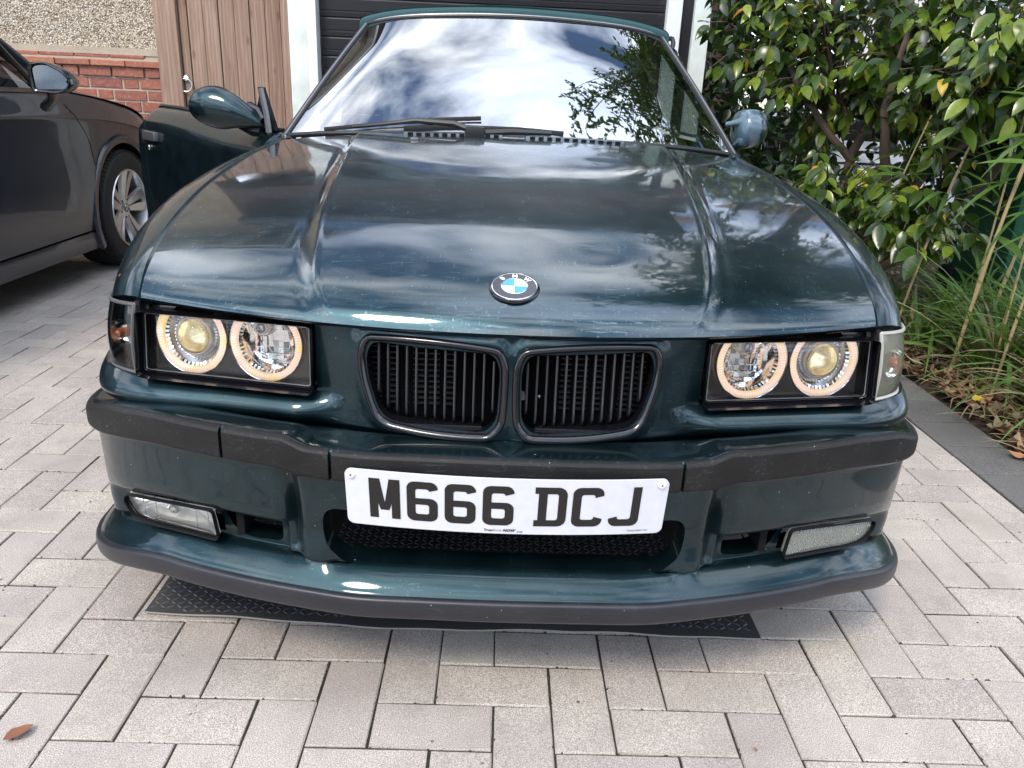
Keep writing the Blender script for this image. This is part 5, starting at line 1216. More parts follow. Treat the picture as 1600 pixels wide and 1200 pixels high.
# ================================================================== grey car on the left (faces away)
XC = -3.10
c2 = thing('car', (XC, 2.2, 0), 'dark grey hatchback parked at the left, seen from behind its mirror', 'car')
def c2side(sgn):
    rows = []
    stn = [.30, .60, 1.20, 2.0, 2.6, 3.0, 3.35, 3.65, 3.95, 4.20, 4.36]
    hw_ = [.80, .865, .895, .900, .900, .897, .893, .885, .862, .80, .66]
    belt = [.98, .985, .985, .980, .970, .968, .945, .905, .855, .78, .66]
    crea = [.86, .87, .875, .875, .868, .855, .835, .805, .755, .69, .59]
    for y, w, b, c in zip(stn, hw_, belt, crea):
        rows.append([(XC+sgn*(w-.062), y, b), (XC+sgn*(w-.046), y, b-.004), (XC+sgn*(w-.010), y, c+.006), (XC+sgn*w, y, c), (XC+sgn*(w-.016), y, c-.020), (XC+sgn*(w-.020), y, .66 if c > .70 else c-.06), (XC+sgn*(w-.012), y, .50), (XC+sgn*(w-.018), y, .36), (XC+sgn*(w-.03), y, .27)])
    return loft(rows, 60, 160)
A2 = lambda X: np.minimum(np.hypot(X[:, 1]-3.60, X[:, 2]-.330)-.368, np.hypot(X[:, 1]-.98, X[:, 2]-.330)-.368)
for sgn in (1, -1):
    S2 = c2side(sgn)
    trimmed('body_side', S2, 'grey_paint', c2, keep=A2, rims=[lambda p: (-.010*sgn, 0, 0), lambda p: (-.05*sgn, 0, 0)], flip=(sgn < 0), sharp=50)
    g = G(); t = np.linspace(R(-25), R(205), 40); 
    for yc in (3.60, .98):
        gg = G(); pr = [[(XC+sgn*(.868+a), yc+(.368+b)*math.cos(q), .330+(.368+b)*math.sin(q)) for a, b in ((.0, .0), (.014, .002), (.020, .014), (.018, .040), (.004, .048))] for q in t]; gg.grid(np.array(pr), flip=(sgn < 0)); gg.build('arch_lip', 'grey_paint', c2)
        g.grid(np.array([[(XC+sgn*x, yc+.38*math.cos(q), .33+.38*math.sin(q)) for x in (.60, .86)] for q in t]))
    g.build('wheel_arch_liner', 'void', c2)
    # sill
    g = G(); g.box((min(XC+sgn*.80, XC+sgn*.872), 1.30, .165), (max(XC+sgn*.80, XC+sgn*.872), 3.255, .262), bev=.018); g.build('sill', 'grey_paint', c2)
    # shut lines, drawn as narrow black channels let into the body
    sl = herm(range(8), np.array([(3.055, .915), (3.085, .885), (3.150, .830), (3.225, .755), (3.262, .66), (3.275, .52), (3.255, .38), (3.185, .262)]), np.linspace(0, 7, 40))
    def onside(y, z, d): 
        Q = S2.reshape(-1, 3); i = ((Q[:, 1]-y)**2+(Q[:, 2]-z)**2).argmin(); return (Q[i, 0]+sgn*d, y, z)
    for ln in (sl, [(1.72, z_) for z_ in np.linspace(.97, .27, 20)]):
        G().tube([onside(y, z, -.0012) for y, z in ln], .0032, 5).build('door_gap', 'void', c2)
# upper body: bonnet, windows, roof
BN2 = [[(XC+x*s_, y, z-dz*abs(x)**2.5) for x in np.linspace(-1, 1, 9)] for y, z, s_, dz in ((3.02, 1.060, .838, .075), (3.30, 1.050, .848, .090), (3.65, 1.015, .842, .095), (3.95, .965, .82, .095), (4.22, .885, .755, .09), (4.37, .76, .62, .07), (4.40, .58, .60, .0))]
trimmed('bonnet', loft(BN2, 60, 50), 'grey_paint', c2, flip=True, sharp=50)
G().box((XC-.82, 4.0, .20), (XC+.82, 4.36, .60), bev=.08).build('front_bumper', 'grey_paint', c2)
G().box((XC-.84, .22, .20), (XC+.84, .50, .95), bev=.10).build('rear_panel', 'grey_paint', c2)
GH = [(1.0, 3.06, .970, .838), (1.0, 2.80, 1.135, .800), (1.0, 2.55, 1.270, .755), (1.0, 2.20, 1.395, .690)]
rf = [[(XC+x*w, y, z-.05*abs(x)**3) for x in np.linspace(-1, 1, 9)] for y, z, w in ((2.28, 1.40, .64), (2.0, 1.455, .66), (1.5, 1.475, .66), (1.0, 1.455, .65), (.55, 1.38, .62))]
trimmed('roof', loft(rf, 40, 30), 'grey_paint', c2, rims=[(0, 0, -.03)], flip=True)
G().grid(np.array([[(XC+x*.80, 3.02-.02*x*x, .985), (XC+x*.71, 2.62, 1.215), (XC+x*.63, 2.27, 1.395)] for x in np.linspace(-1, 1, 12)])).build('windscreen', 'dark_glass', c2)
G().grid(np.array([[(XC+x*.74, .34, .97), (XC+x*.62, .56, 1.37)] for x in np.linspace(-1, 1, 12)])).build('rear_window', 'dark_glass', c2)
for sgn in (1, -1):
    X = lambda w: XC+sgn*w
    # side glass sheet behind the pillars
    g = G(); bl = [(X(.836), y, .975) for y in np.linspace(2.98, .55, 14)]; tl = [(X(w), y, z) for y, z, w in zip(np.linspace(2.90, .65, 14), [1.0, 1.12, 1.235, 1.33, 1.385, 1.41, 1.415, 1.41, 1.40, 1.39, 1.375, 1.35, 1.32, 1.28], [.828, .79, .75, .715, .695, .685, .683, .683, .683, .685, .69, .695, .70, .71])]
    g.grid(np.array([bl, tl])); g.build('side_window', 'dark_glass', c2)
    # A pillar + cant rail in paint, then black seal
    pr_ = [(X(.828), 3.07, .972), (X(.795), 2.83, 1.118), (X(.752), 2.58, 1.258), (X(.705), 2.28, 1.375), (X(.690), 1.9, 1.425), (X(.685), 1.4, 1.437), (X(.69), .9, 1.41), (X(.72), .5, 1.20)]
    G().tube(curve(pr_, 40), .026, 10, flat=(.7, 1.2)).build('pillar', 'grey_paint', c2)
    pr2 = [(p[0]+sgn*.010, p[1]-.035, p[2]-.028) for p in pr_]; G().tube(curve(pr2, 40), .013, 8).build('window_seal', 'gloss_black', c2)
    G().tube([(X(.846), 3.04, .975), (X(.852), 2.5, .984), (X(.852), 1.7, .987), (X(.840), .6, .99)], .011, 6).build('window_seal', 'gloss_black', c2)
    G().tube([(X(.836), 2.905, .985), (X(.806), 2.69, 1.165)], .013, 6).build('quarter_pillar', 'gloss_black', c2)
    G().tube([(X(.842), 1.74, .985), (X(.70), 1.62, 1.405)], .030, 6, flat=(.4, 1.6)).build('centre_pillar', 'gloss_black', c2)
    for yc in (3.60, .98): pass
g = G(); g.box((XC-.80, .6, .22), (XC+.80, 3.1, .40)); g.box((XC-.78, 2.9, .40), (XC+.78, 3.05, .93)); g.build('cabin_floor', 'cabin', c2, smooth=False)
for sx in (-.37, .37):
    G().box((XC+sx-.24, 1.7, .42), (XC+sx+.24, 2.2, .60), bev=.05).box((XC+sx-.23, 1.55, .55), (XC+sx+.23, 1.70, 1.10), bev=.05).box((XC+sx-.13, 1.56, 1.12), (XC+sx+.13, 1.66, 1.30), bev=.04).build('front_seat', 'seat', c2)
G().box((XC-.76, 2.55, .70), (XC+.76, 2.95, .93), bev=.05).build('dashboard', plain('grey_dashboard', (.14, .15, .16), .6), c2)
th = np.linspace(0, 2*math.pi, 34); cs = np.array([XC+.37, 2.42, .93]); G().tube([cs+np.array([.18*math.cos(t), .06*math.sin(t), .17*math.sin(t)]) for t in th], .014, 8, caps=False).build('steering_wheel', 'black', c2)
# wheels with five split spokes
def c2wheel(yc, sgn, proto=None):
    c = np.array([XC+sgn*.785, yc, .330]); r = .330; w = .215; ax = np.array([sgn, 0, 0.]); hw = w/2
    g = G(); prof = [(r*.665, -hw*.9), (r*.80, -hw), (r*.93, -hw*.96), (r*.985, -hw*.82), (r, -hw*.6), (r, hw*.55), (r*.988, hw*.78), (r*.94, hw*.95), (r*.86, hw), (r*.78, hw*1.0), (r*.675, hw*.93)]
    g.lathe(prof, c, ax, 72); ty = g.build('tyre', 'rubber', c2)
    g = G()      # tread grooves as raised shoulder blocks
    for k in range(70):
        a = 2*math.pi*k/70; d = np.array([0, math.cos(a), math.sin(a)]); e = np.array([0, -math.sin(a), math.cos(a)])
        for h0, h1 in ((-.98, -.55), (-.45, -.05), (.05, .45), (.55, .90)):
            P = [c+d*(r*1.0+.004-(.006 if abs(h) > .85 else 0)+dr_)+e*s_*.011+ax*h*hw for dr_ in (-.006, 0) for h in (h0, h1) for s_ in (-1, 1)]; g.add(P, [(4, 5, 7, 6), (0, 1, 5, 4), (2, 6, 7, 3), (0, 4, 6, 2), (1, 3, 7, 5)])
    struct(g.build('tread_blocks', 'rubber', ty, smooth=False), 'stuff')
    g = G(); g.lathe([(r*.68, hw*.93), (r*.672, hw*.985), (r*.650, hw*.97), (r*.635, hw*.80), (r*.61, hw*.1), (r*.60, -hw*.8)], c, ax, 64); rm = g.build('wheel_rim', 'alloy', c2, recalc=True)
    G().lathe([(.0001, -hw*.1), (r*.60, -hw*.1)], c, ax, 40).build('brake_disc', 'void', rm)
    g0 = None
    for k in range(5):
        a0 = R(90+72*k-10)
        g = G()
        for s_ in (-1, 1):
            P = []
            for rr, wa, wb, h in ((r*.13, .001, .034, .66), (r*.25, .002, .044, .68), (r*.42, .006, .058, .76), (r*.56, .012, .070, .84), (r*.66, .016, .084, .95)):
                d = np.array([0, math.cos(a0), math.sin(a0)]); e = np.array([0, -math.sin(a0), math.cos(a0)])*s_
                P.append([c+d*rr+e*wa+ax*(h*hw-.016), c+d*rr+e*(wa+.002)+ax*h*hw, c+d*rr+e*(wb-.006)+ax*(h*hw-.004), c+d*rr+e*wb+ax*(h*hw-.022)])
            g.grid(np.array(P), flip=(s_ < 0))
        g.build('spoke', 'alloy', rm, sharp=25, recalc=False)
    g = G(); g.lathe([(.0001, hw*.70), (r*.11, hw*.70), (r*.16, hw*.64), (r*.19, hw*.50)], c, ax, 30); g.build('hub', 'alloy', rm)
    for k in range(5):
        a = R(126+72*k); G().lathe([(.0001, hw*.655), (.008, hw*.655), (.009, hw*.5)], c+np.array([0, math.cos(a), math.sin(a)])*.050, ax, 8).build('wheel_bolt', 'void', rm)
    cap = G().lathe([(.0001, hw*.72), (.026, hw*.72), (.028, hw*.68)], c, ax, 28).build('wheel_cap', 'gloss_black', rm)
    return rm, c
for sgn in (1, -1):
    for yc in (3.60, .98): rm, cw = c2wheel(yc, sgn)
    if sgn == 1:
        pass
# V over W emblem on the near wheel cap
cw = np.array([XC+.785, 3.60, .330]); rmn = [o for o in bpy.data.objects if o.name.startswith('wheel_rim') and o.parent == c2][0]
pl_ = lambda y, z: (cw[0]+.1075*.735, cw[1]+y, cw[2]+z); g = G(); th = np.linspace(0, 2*math.pi, 28); g.tube([pl_(.023*math.cos(t), .023*math.sin(t)) for t in th], .0014, 5, caps=False)
for pth in ([(-.010, .018), (0, .003), (.010, .018)], [(-.019, .010), (-.009, -.014), (0, .001), (.009, -.014), (.019, .010)]): g.tube([pl_(a, b) for a, b in pth], .0014, 5)
g.build('wheel_emblem', 'chrome', rmn)
# door mirror
mc = np.array([XC+1.085, 2.55, 1.040])
def c2mir():
    out = roundpoly([(-.105, .062), (-.02, .078), (.080, .030), (.112, -.018), (.088, -.060), (.030, -.078), (-.098, -.070)], [.03, .06, .05, .03, .03, .04, .02], 6)
    cc = out.mean(0); loops = []
    for s, d in ((.84, .004), (.93, .0), (1.0, .006), (1.02, .03), (.98, .07), (.84, .105), (.5, .125), (.02, .13)): loops.append([mc+np.array([cc[0]+(x-cc[0])*s, d, cc[1]+(z-cc[1])*s]) for x, z in out])
    out = out*.86
    cc = out.mean(0); loops = [np.array([mc+np.array([cc[0]+(x-cc[0])*s, d, cc[1]+(z-cc[1])*s]) for x, z in out]) for s, d in ((.84, .004), (.93, .0), (1.0, .006), (1.02, .03), (.98, .07), (.84, .105), (.5, .125), (.02, .13))]
    hm = G().grid(np.array(loops).transpose(1, 0, 2), closeu=True).build('door_mirror', 'gloss_black', c2, recalc=True, sharp=60)
    G().poly([mc+np.array([cc[0]+(x-cc[0])*.82+.004, .006, cc[1]+(z-cc[1])*.82]) for x, z in out][::-1]).build('mirror_glass', 'mirror', hm, smooth=False)
    G().box(tuple(mc+[.066, .006, -.026]), tuple(mc+[.099, .05, -.004]), bev=.006).build('repeater', M['milky_glass'], hm)
    G().tube([mc+[-.02, .06, -.05], mc+[-.03, .07, -.085], mc+[-.08, .09, -.125]], [.036, .030, .034], 10, flat=(1, .7)).build('mirror_foot', 'gloss_black', hm)
    cap_ = [[mc+np.array([cc[0]+(x-cc[0])*s, d, cc[1]+(z-cc[1])*s]) for x, z in out[4:26]] for s, d in ((1.005, .008), (1.03, .03), (.99, .07), (.86, .103), (.55, .123))]
    G().grid(np.array(cap_).transpose(1, 0, 2)).build('mirror_cap', 'grey_paint', hm, recalc=True)
c2mir()
G().tube([(XC+.872, 1.85, .905), (XC+.892, 1.90, .905), (XC+.892, 2.02, .905), (XC+.872, 2.07, .905)], .010, 8).build('door_handle', 'grey_paint', c2)
# ================================================================== planting on the right
def leaf_mesh(name, L, W, mat, fold=.25, droop=.25, st=6, tipw=.0):
    V = []; 
    for k in range(st+1):
        t = k/st; w = W*.5*math.sin(math.pi*min(1, t**.80*.98+.012))**.85; y = L*t; z = -droop*L*t*t
        V += [(-w, y, z+w*fold), (0, y, z), (w, y, z+w*fold)]
    F = []
    for k in range(st):
        a = 3*k; F += [(a, a+1, a+4, a+3), (a+1, a+2, a+5, a+4)]
    me = bpy.data.meshes.new(name); me.from_pydata(V, [], F); me.materials.append(M[mat]); me.polygons.foreach_set('use_smooth', [True]*len(F)); return me
rs = random.Random(21)
LM = [leaf_mesh('leaf', .098, .050, 'leaf', .30, .18), leaf_mesh('leaf', .086, .044, 'leaf', .18, .32), leaf_mesh('leaf', .108, .053, 'leaf', .38, .10), leaf_mesh('leaf', .070, .039, 'leaf', .25, .25)]
LD = [leaf_mesh('leaf', .082, .042, 'leaf_dark', .25, .2)]
LY = [leaf_mesh('leaf', .080, .040, 'leaf_yellow', .35, .25), leaf_mesh('leaf', .066, .036, 'leaf_yellow', .6, .3)]
camellia = thing('camellia_bush', (2.05, 3.35, .02), 'tall camellia with glossy green leaves and a few yellow ones beside the driveway', 'bush')
OC = org(camellia)
def basis(d, up):
    y = np.array(d, float); y /= np.linalg.norm(y); x = np.cross(y, up); x /= np.linalg.norm(x)+1e-9; z = np.cross(x, y); return np.stack([x, y, z], 1)
leaves = []      # (pos, basis, mesh, seen score)
twigs = G(); tw_dark = G()
blobs = [((1.72, 3.45, 1.45), (.62, .60, .75), 60), ((2.15, 3.0, 1.40), (.60, .60, .60), 62), ((2.02, 2.25, 1.28), (.50, .50, .34), 54), ((1.62, 2.95, .66), (.36, .45, .26), 44), ((1.93, 2.55, .60), (.34, .40, .22), 30), ((2.35, 2.15, 1.62), (.55, .5, .36), 34), ((1.32, 3.6, 1.60), (.30, .45, .50), 32), ((2.5, 3.4, 1.0), (.5, .5, .6), 40)]
trunk_top = {0: (1.85, 3.5, .95), 1: (2.15, 3.2, 1.0), 2: (2.15, 2.75, 1.0), 3: (1.85, 3.25, .55), 4: (2.05, 2.95, .5), 5: (2.4, 2.7, 1.1), 6: (1.65, 3.6, 1.1), 7: (2.4, 3.4, .8)}
def put_leaf(p, d, mesh_, ud=(0, 0, 1)):
    B = basis(d, np.array(ud)); leaves.append((np.array(p), B*rs.choice([.62, .8, .92, 1., 1.08, 1.15]), mesh_))
for bi, (c, r, n) in enumerate(blobs):
    c, r = np.array(c), np.array(r); rt = np.array(trunk_top[bi])
    for _ in range(n):
        v = np.array([rs.gauss(0, 1) for _ in range(3)]); v /= np.linalg.norm(v)
        if rs.random() < .55: v[1] = -abs(v[1])
        tip = c+r*v*rs.uniform(.55, 1.05); mid_ = c+r*v*.35+(rt-c)*.25
        pth = curve([rt, mid_, tip-(tip-mid_)*.35+np.array([0, 0, .03]), tip], 7); twigs.tube(pth, np.linspace(.008, .0018, 7), 5, caps=False)
        ax_ = tip-pth[4]; ax_ /= np.linalg.norm(ax_)
        nl = rs.randint(8, 12)
        for k in range(nl):
            t = k/nl; p = pth[3]+(tip-pth[3])*(t**.8); a = k*2.4+rs.random(); side = np.cross(ax_, [0, 0, 1]); side /= np.linalg.norm(side)+1e-9; up2 = np.cross(side, ax_)
            d = ax_*.55+side*math.cos(a)*1.0+up2*math.sin(a)*.35+np.array([0, -.15, -.75+rs.uniform(-.35, .35)])
            u = np.array([rs.gauss(0, .35), rs.gauss(-.35, .35), 1.0]); 
            put_leaf(p+d/np.linalg.norm(d)*.012, d, rs.choice(LY) if rs.random() < .040 else rs.choice(LM), u)
# extra shoot tips low over the wing
def score(p):
    q = in_view(p)
    if q is None: return 1e9
    z, px, py = q
    if not (-20 < px < 1620 and -30 < py < 900): return 1e9
    return z
leaves.sort(key=lambda l: score(l[0])+(0 if 'yellow' not in l[2].materials[0].name else -1.6)); lstuff = G()
def mat4(p, B): 
    m_ = Matrix([[B[i, j] for j in range(3)] for i in range(3)]).to_4x4(); m_.translation = Vector(p); return m_
for k, (p, B, me) in enumerate(leaves):
    if k < 292:
        o = bpy.data.objects.new('leaf', me); COL.objects.link(o); o.parent = camellia; o.matrix_local = mat4((p-OC).tolist(), B)
        if me in LY: o['label'] = 'yellow leaf'
    else:
        V = np.array([v.co[:] for v in me.vertices])@B.T+p; lstuff.add(V, [list(f.vertices) for f in me.polygons], 1 if me in LY else 0)
# inner leaves that close the bush, its shade put into their dark colour
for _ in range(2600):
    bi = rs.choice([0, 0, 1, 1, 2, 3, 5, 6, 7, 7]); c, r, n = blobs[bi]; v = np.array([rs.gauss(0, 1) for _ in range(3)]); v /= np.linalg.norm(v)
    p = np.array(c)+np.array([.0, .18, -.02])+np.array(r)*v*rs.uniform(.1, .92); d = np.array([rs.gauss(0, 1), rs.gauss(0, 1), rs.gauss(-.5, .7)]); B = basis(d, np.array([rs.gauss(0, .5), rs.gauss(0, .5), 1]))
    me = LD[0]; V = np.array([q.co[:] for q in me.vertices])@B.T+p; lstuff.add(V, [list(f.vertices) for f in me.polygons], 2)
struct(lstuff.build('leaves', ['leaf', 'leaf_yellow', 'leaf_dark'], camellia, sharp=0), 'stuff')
tw = twigs.build('twigs', 'bark', camellia); struct(tw, 'stuff')
for pts, r0, r1 in (([(1.86, 3.42, .0), (1.74, 3.40, .35), (1.70, 3.38, .70), (1.85, 3.5, 1.0), (1.70, 3.5, 1.6)], .034, .012), ([(1.90, 3.44, .0), (1.86, 3.36, .4), (1.87, 3.30, .8), (2.0, 3.3, 1.2), (1.95, 3.3, 1.8)], .036, .012), ([(1.98, 3.38, .0), (2.02, 3.24, .40), (2.0, 3.1, .72), (1.88, 3.0, .95), (1.92, 3.0, 1.5)], .040, .014), ([(1.98, 3.40, .0), (2.16, 3.3, .42), (2.25, 3.2, .75), (2.45, 3.1, 1.0), (2.6, 3.0, 1.3)], .040, .016), ([(2.02, 3.35, .1), (2.30, 3.1, .45), (2.4, 2.8, .85), (2.3, 2.5, 1.15), (2.25, 2.2, 1.4)], .032, .010), ([(1.84, 3.40, .02), (1.62, 3.3, .25), (1.50, 3.2, .50), (1.45, 3.1, .65)], .020, .008), ([(2.0, 3.24, .40), (1.85, 3.05, .48), (1.72, 2.95, .60)], .014, .007), ([(1.87, 3.3, .8), (1.62, 3.3, 1.05), (1.42, 3.45, 1.4), (1.34, 3.5, 1.9)], .022, .008)):
    pth = curve(pts, 16); pth += np.array([[rs.gauss(0, .006) for _ in range(3)] for _ in range(16)]); twg = G().tube(pth, np.linspace(r0, r1, 16), 9).build('branch', 'bark', camellia)

# ---- bamboo: tan canes with long leaves, at the right edge
bam = thing('bamboo', (2.25, 2.0, .02), 'tan bamboo canes with long light green leaves rising at the right edge', 'bamboo')
canes = [((1.87, 1.95, .02), (1.90, 1.90, .70), (2.02, 1.80, 1.75), .0075), ((1.83, 2.4, .02), (1.93, 2.35, .8), (2.14, 2.3, 1.6), .006), ((1.98, 2.1, .02), (2.0, 2.1, .8), (2.02, 2.1, 1.5), .0045), ((2.10, 2.05, .02), (2.10, 2.0, .8), (2.12, 1.95, 1.6), .005), ((2.12, 2.2, .02), (2.22, 2.2, .7), (2.40, 2.1, 1.6), .007), ((2.02, 1.8, .02), (2.18, 1.75, .6), (2.45, 1.7, 1.3), .005), ((1.76, 2.7, .02), (1.80, 2.65, .55), (1.90, 2.6, 1.05), .005), ((1.90, 1.70, .02), (1.93, 1.68, .60), (1.99, 1.62, 1.30), .0055), ((1.96, 1.82, .02), (1.95, 1.80, .60), (1.93, 1.78, 1.15), .004), ((2.05, 1.60, .02), (2.08, 1.58, .60), (2.10, 1.5, 1.25), .0045)]
for a, b, c, r_ in canes:
    pth = curve([a, b, c], 22); rad = np.full(22, r_)*np.linspace(1, .7, 22); rad[::5] *= 1.28; G().tube(pth, rad, 8).build('cane', 'cane', bam)
BL = [leaf_mesh('bamboo_leaf', .20, .020, 'blade', .3, .35, 7), leaf_mesh('bamboo_leaf', .27, .026, 'blade', .2, .55, 7), leaf_mesh('bamboo_leaf', .15, .017, 'blade', .4, .2, 7), leaf_mesh('bamboo_leaf', .22, .036, 'blade', .3, .3, 7)]
OB = org(bam)
def put_obj(me, name, p, B, parent, o0):
    o = bpy.data.objects.new(name, me); COL.objects.link(o); o.parent = parent; o.matrix_local = mat4((np.array(p)-o0).tolist(), B); return o
for _ in range(150):
    a, b, c, r_ = rs.choice(canes); t = rs.uniform(.45, 1.0); p = herm([0, .5, 1], np.array([a, b, c], float), t)[0]; an = rs.uniform(0, 6.28)
    d = np.array([math.cos(an), math.sin(an)*.8-.2, rs.uniform(-.5, .8)]); put_obj(rs.choice(BL), 'bamboo_leaf', p, basis(d, np.array([rs.gauss(0, .3), rs.gauss(0, .3), 1])), bam, OB)
for p, d, me in (((1.98, 1.86, 1.05), (-.9, -.1, -.28), BL[1]), ((2.03, 1.80, 1.22), (-.95, -.2, .2), BL[1]), ((2.06, 1.80, 1.1), (-.9, 0, -.35), BL[0]), ((2.0, 1.9, .98), (-.8, -.3, .35), BL[1])): put_obj(me, 'bamboo_leaf', p, basis(np.array(d, float), np.array([0, -.3, 1.])), bam, OB)

# ---- arching grasses along the bed
def blade(g, p, az, L, W, bend, lift, m=0, n=7):
    """a grass blade: starts at p, leans towards az, bends over"""
    d0 = np.array([math.cos(az), math.sin(az), 0]); side = np.array([-math.sin(az), math.cos(az), 0]); V = []; th = lift; q = np.array(p, float); tw_ = rs.uniform(-.5, .5)
    for k in range(n+1):
        t = k/n; w = W*.5*min(1, (1-t)*2.8)*(.55+.45*min(1, t*4)); s_ = side*math.cos(tw_*t)+np.array([0, 0, 1])*math.sin(tw_*t)
        V += [q-s_*w, q+s_*w]; q = q+(d0*math.cos(th)+np.array([0, 0, 1])*math.sin(th))*L/n; th -= bend/n
    g.add(V, [(2*k, 2*k+1, 2*k+3, 2*k+2) for k in range(n)], m)
clumps = [(2.02, 1.30, 1.0), (2.20, 1.62, 1.15), (2.05, 1.92, 1.05), (2.35, 2.1, 1.1), (1.95, 2.35, .8), (2.45, 1.35, 1.1), (2.5, 1.7, 1.1), (1.93, 2.85, .6), (2.3, 2.6, .8), (2.7, 2.2, 1.0), (2.35, 1.0, .9)]
for ci, (cx_, cy_, s_) in enumerate(clumps):
    g = G(); nb = int(120*s_)
    for _ in range(nb):
        a = rs.uniform(0, 6.28); r_ = abs(rs.gauss(0, .07)); p = (cx_+r_*math.cos(a), cy_+r_*math.sin(a), .01); az = a+rs.gauss(0, .5); dry = rs.random() < .26
        blade(g, p, az, rs.uniform(.36, .80)*s_*(.7 if dry else 1), rs.uniform(.009, .020), rs.uniform(.7, 2.0), rs.uniform(.85, 1.45), 1 if dry else 0)
    for _ in range(int(60*s_)):     # dead thatch round the foot
        a = rs.uniform(0, 6.28); r_ = rs.uniform(.02, .18); p = (cx_+r_*math.cos(a), cy_+r_*math.sin(a), .02+rs.random()*.03); blade(g, p, rs.uniform(0, 6.28), rs.uniform(.10, .30), rs.uniform(.004, .010), rs.uniform(.2, 1.4), rs.uniform(.0, .7), 1, 5)
    o = g.build('grass_clump', ['blade', 'blade_dry'], None, sharp=0); o['kind'] = 'stuff'
    o['label'] = 'arching green and straw-coloured grass growing beside the dark kerb'; o['category'] = 'grass'; o['group'] = 'grass clumps along the planting bed'
# small broad-leaf ground plants further back
g = G()
for _ in range(420):
    x, y = rs.uniform(1.76, 2.4), rs.uniform(2.2, 4.4); d = np.array([rs.gauss(0, 1), rs.gauss(0, 1), rs.uniform(.1, .8)]); B = basis(d, np.array([0, 0, 1.])); me = LM[3]; V = np.array([q.co[:] for q in me.vertices])*.6@B.T+np.array([x, y, rs.uniform(.03, .14)]); g.add(V, [list(f.vertices) for f in me.polygons])
o = g.build('ground_cover', 'leaf', None, sharp=0); tag(o, 'low small-leaved ground cover under the camellia', 'plants', kind='stuff')

# ---- leaf litter
def dry_leaf(g, p, L, W, az, curl, m=0):
    n = 5; V = []; ca, sa = math.cos(az), math.sin(az); tilt = rs.uniform(-.4, .4)
    for k in range(n+1):
        t = k/n; w = W*.5*math.sin(math.pi*min(.99, t*.93+.04)); y = L*(t-.5); z = curl*L*(t-.5)**2*2
        for s_ in (-1, 0, 1):
            x_ = s_*w; zz = z+abs(s_)*w*rs.uniform(.1, .5)+x_*tilt; V.append((p[0]+x_*ca-y*sa, p[1]+x_*sa+y*ca, p[2]+max(0, zz)))
    g.add(V, [q for k in range(n) for q in ((3*k, 3*k+1, 3*k+4, 3*k+3), (3*k+1, 3*k+2, 3*k+5, 3*k+4))], m); return g
g = G()
for _ in range(1500):
    x = 1.735+abs(rs.gauss(0, .22)) if rs.random() < .75 else rs.uniform(1.74, 3.0); y = rs.uniform(.6, 4.6)
    dry_leaf(g, (x, y, .005+min(.05, (x-1.72)*.1)+rs.random()*.025), rs.uniform(.03, .085), rs.uniform(.014, .036), rs.uniform(0, 6.28), rs.uniform(.1, .9), 1 if rs.random() < .3 else 0)
for _ in range(500):
    x = 1.74+abs(rs.gauss(0, .2)); y = rs.uniform(.6, 3.2); blade(g, (x, y, .02+rs.random()*.03), rs.uniform(0, 6.28), rs.uniform(.06, .20), rs.uniform(.003, .008), rs.uniform(.0, .8), rs.uniform(.0, .3), 1, 4)
tag(g.build('leaf_litter', ['litter', 'blade_dry'], None, sharp=0), 'brown fallen leaves and straw covering the soil along the kerb', 'leaf litter', kind='stuff')
def one_leaf(name, p, L, W, az, curl, mat, label, cat='leaf'):
    o = dry_leaf(G(), p, L, W, az, curl).build(name, mat, None, sharp=0); return tag(o, label, cat, 'single fallen leaves')
one_leaf('dead_leaf', (-.812, -.077, .006), .046, .034, -.7, .12, plain('rust_leaf', (.23, .095, .05), .8), 'crumpled rust-brown leaf lying on the paving, bottom left of the picture')
one_leaf('dead_leaf', (.454, -.065, .003), .010, .007, .3, .3, plain('rust_leaf', (.34, .12, .05), .7), 'tiny reddish leaf scrap on the paving below the number plate')
one_leaf('dead_leaf', (1.705, 1.20, .010), .060, .036, .9, .5, plain('orange_leaf', (.52, .24, .12), .6), 'orange-brown leaf curled on the edge of the dark kerb')
one_leaf('dead_leaf', (1.80, 1.62, .050), .050, .034, .3, .6, M['leaf_yellow'], 'small yellow leaf lying on the brown litter')
one_leaf('dead_leaf', (1.78, 2.02, .055), .130, .034, .55, .25, plain('pale_leaf', (.60, .55, .36), .6), 'long pale straw-coloured leaf lying at the foot of the grass')
one_leaf('dead_leaf', (1.745, 2.28, .05), .085, .045, 1.2, .6, plain('brown_leaf', (.30, .12, .06), .6), 'broad brown leaf beside the kerb behind the indicator')

# ---- green wheelie bin
bn = thing('wheelie_bin', (2.92, 3.25, .02), 'dark green wheelie bin half hidden behind the bamboo canes', 'bin')
def taper_box(a, b, h0, h1, top=1.0, bev=.02):
    g = G().box((-a/2, -b/2, h0), (a/2, b/2, h1), bev=bev); c0 = org(bn)
    g.V = [(x*(1+(top-1)*(z-h0)/(h1-h0))+c0[0], y*(1+(top-1)*(z-h0)/(h1-h0))+c0[1], z+c0[2]) for x, y, z in g.V]; return g
taper_box(.50, .52, .05, .92, 1.18, .03).build('bin_body', 'bin_green', bn); taper_box(.62, .66, .925, .99, .94, .025).build('bin_lid', 'bin_green', bn)
for sx in (-.24, .24): tyre_and_wheel(bn, (2.92+sx*1.05, 3.50, .12), .10, .05, (1 if sx > 0 else -1, 0, 0), 'black', 3)
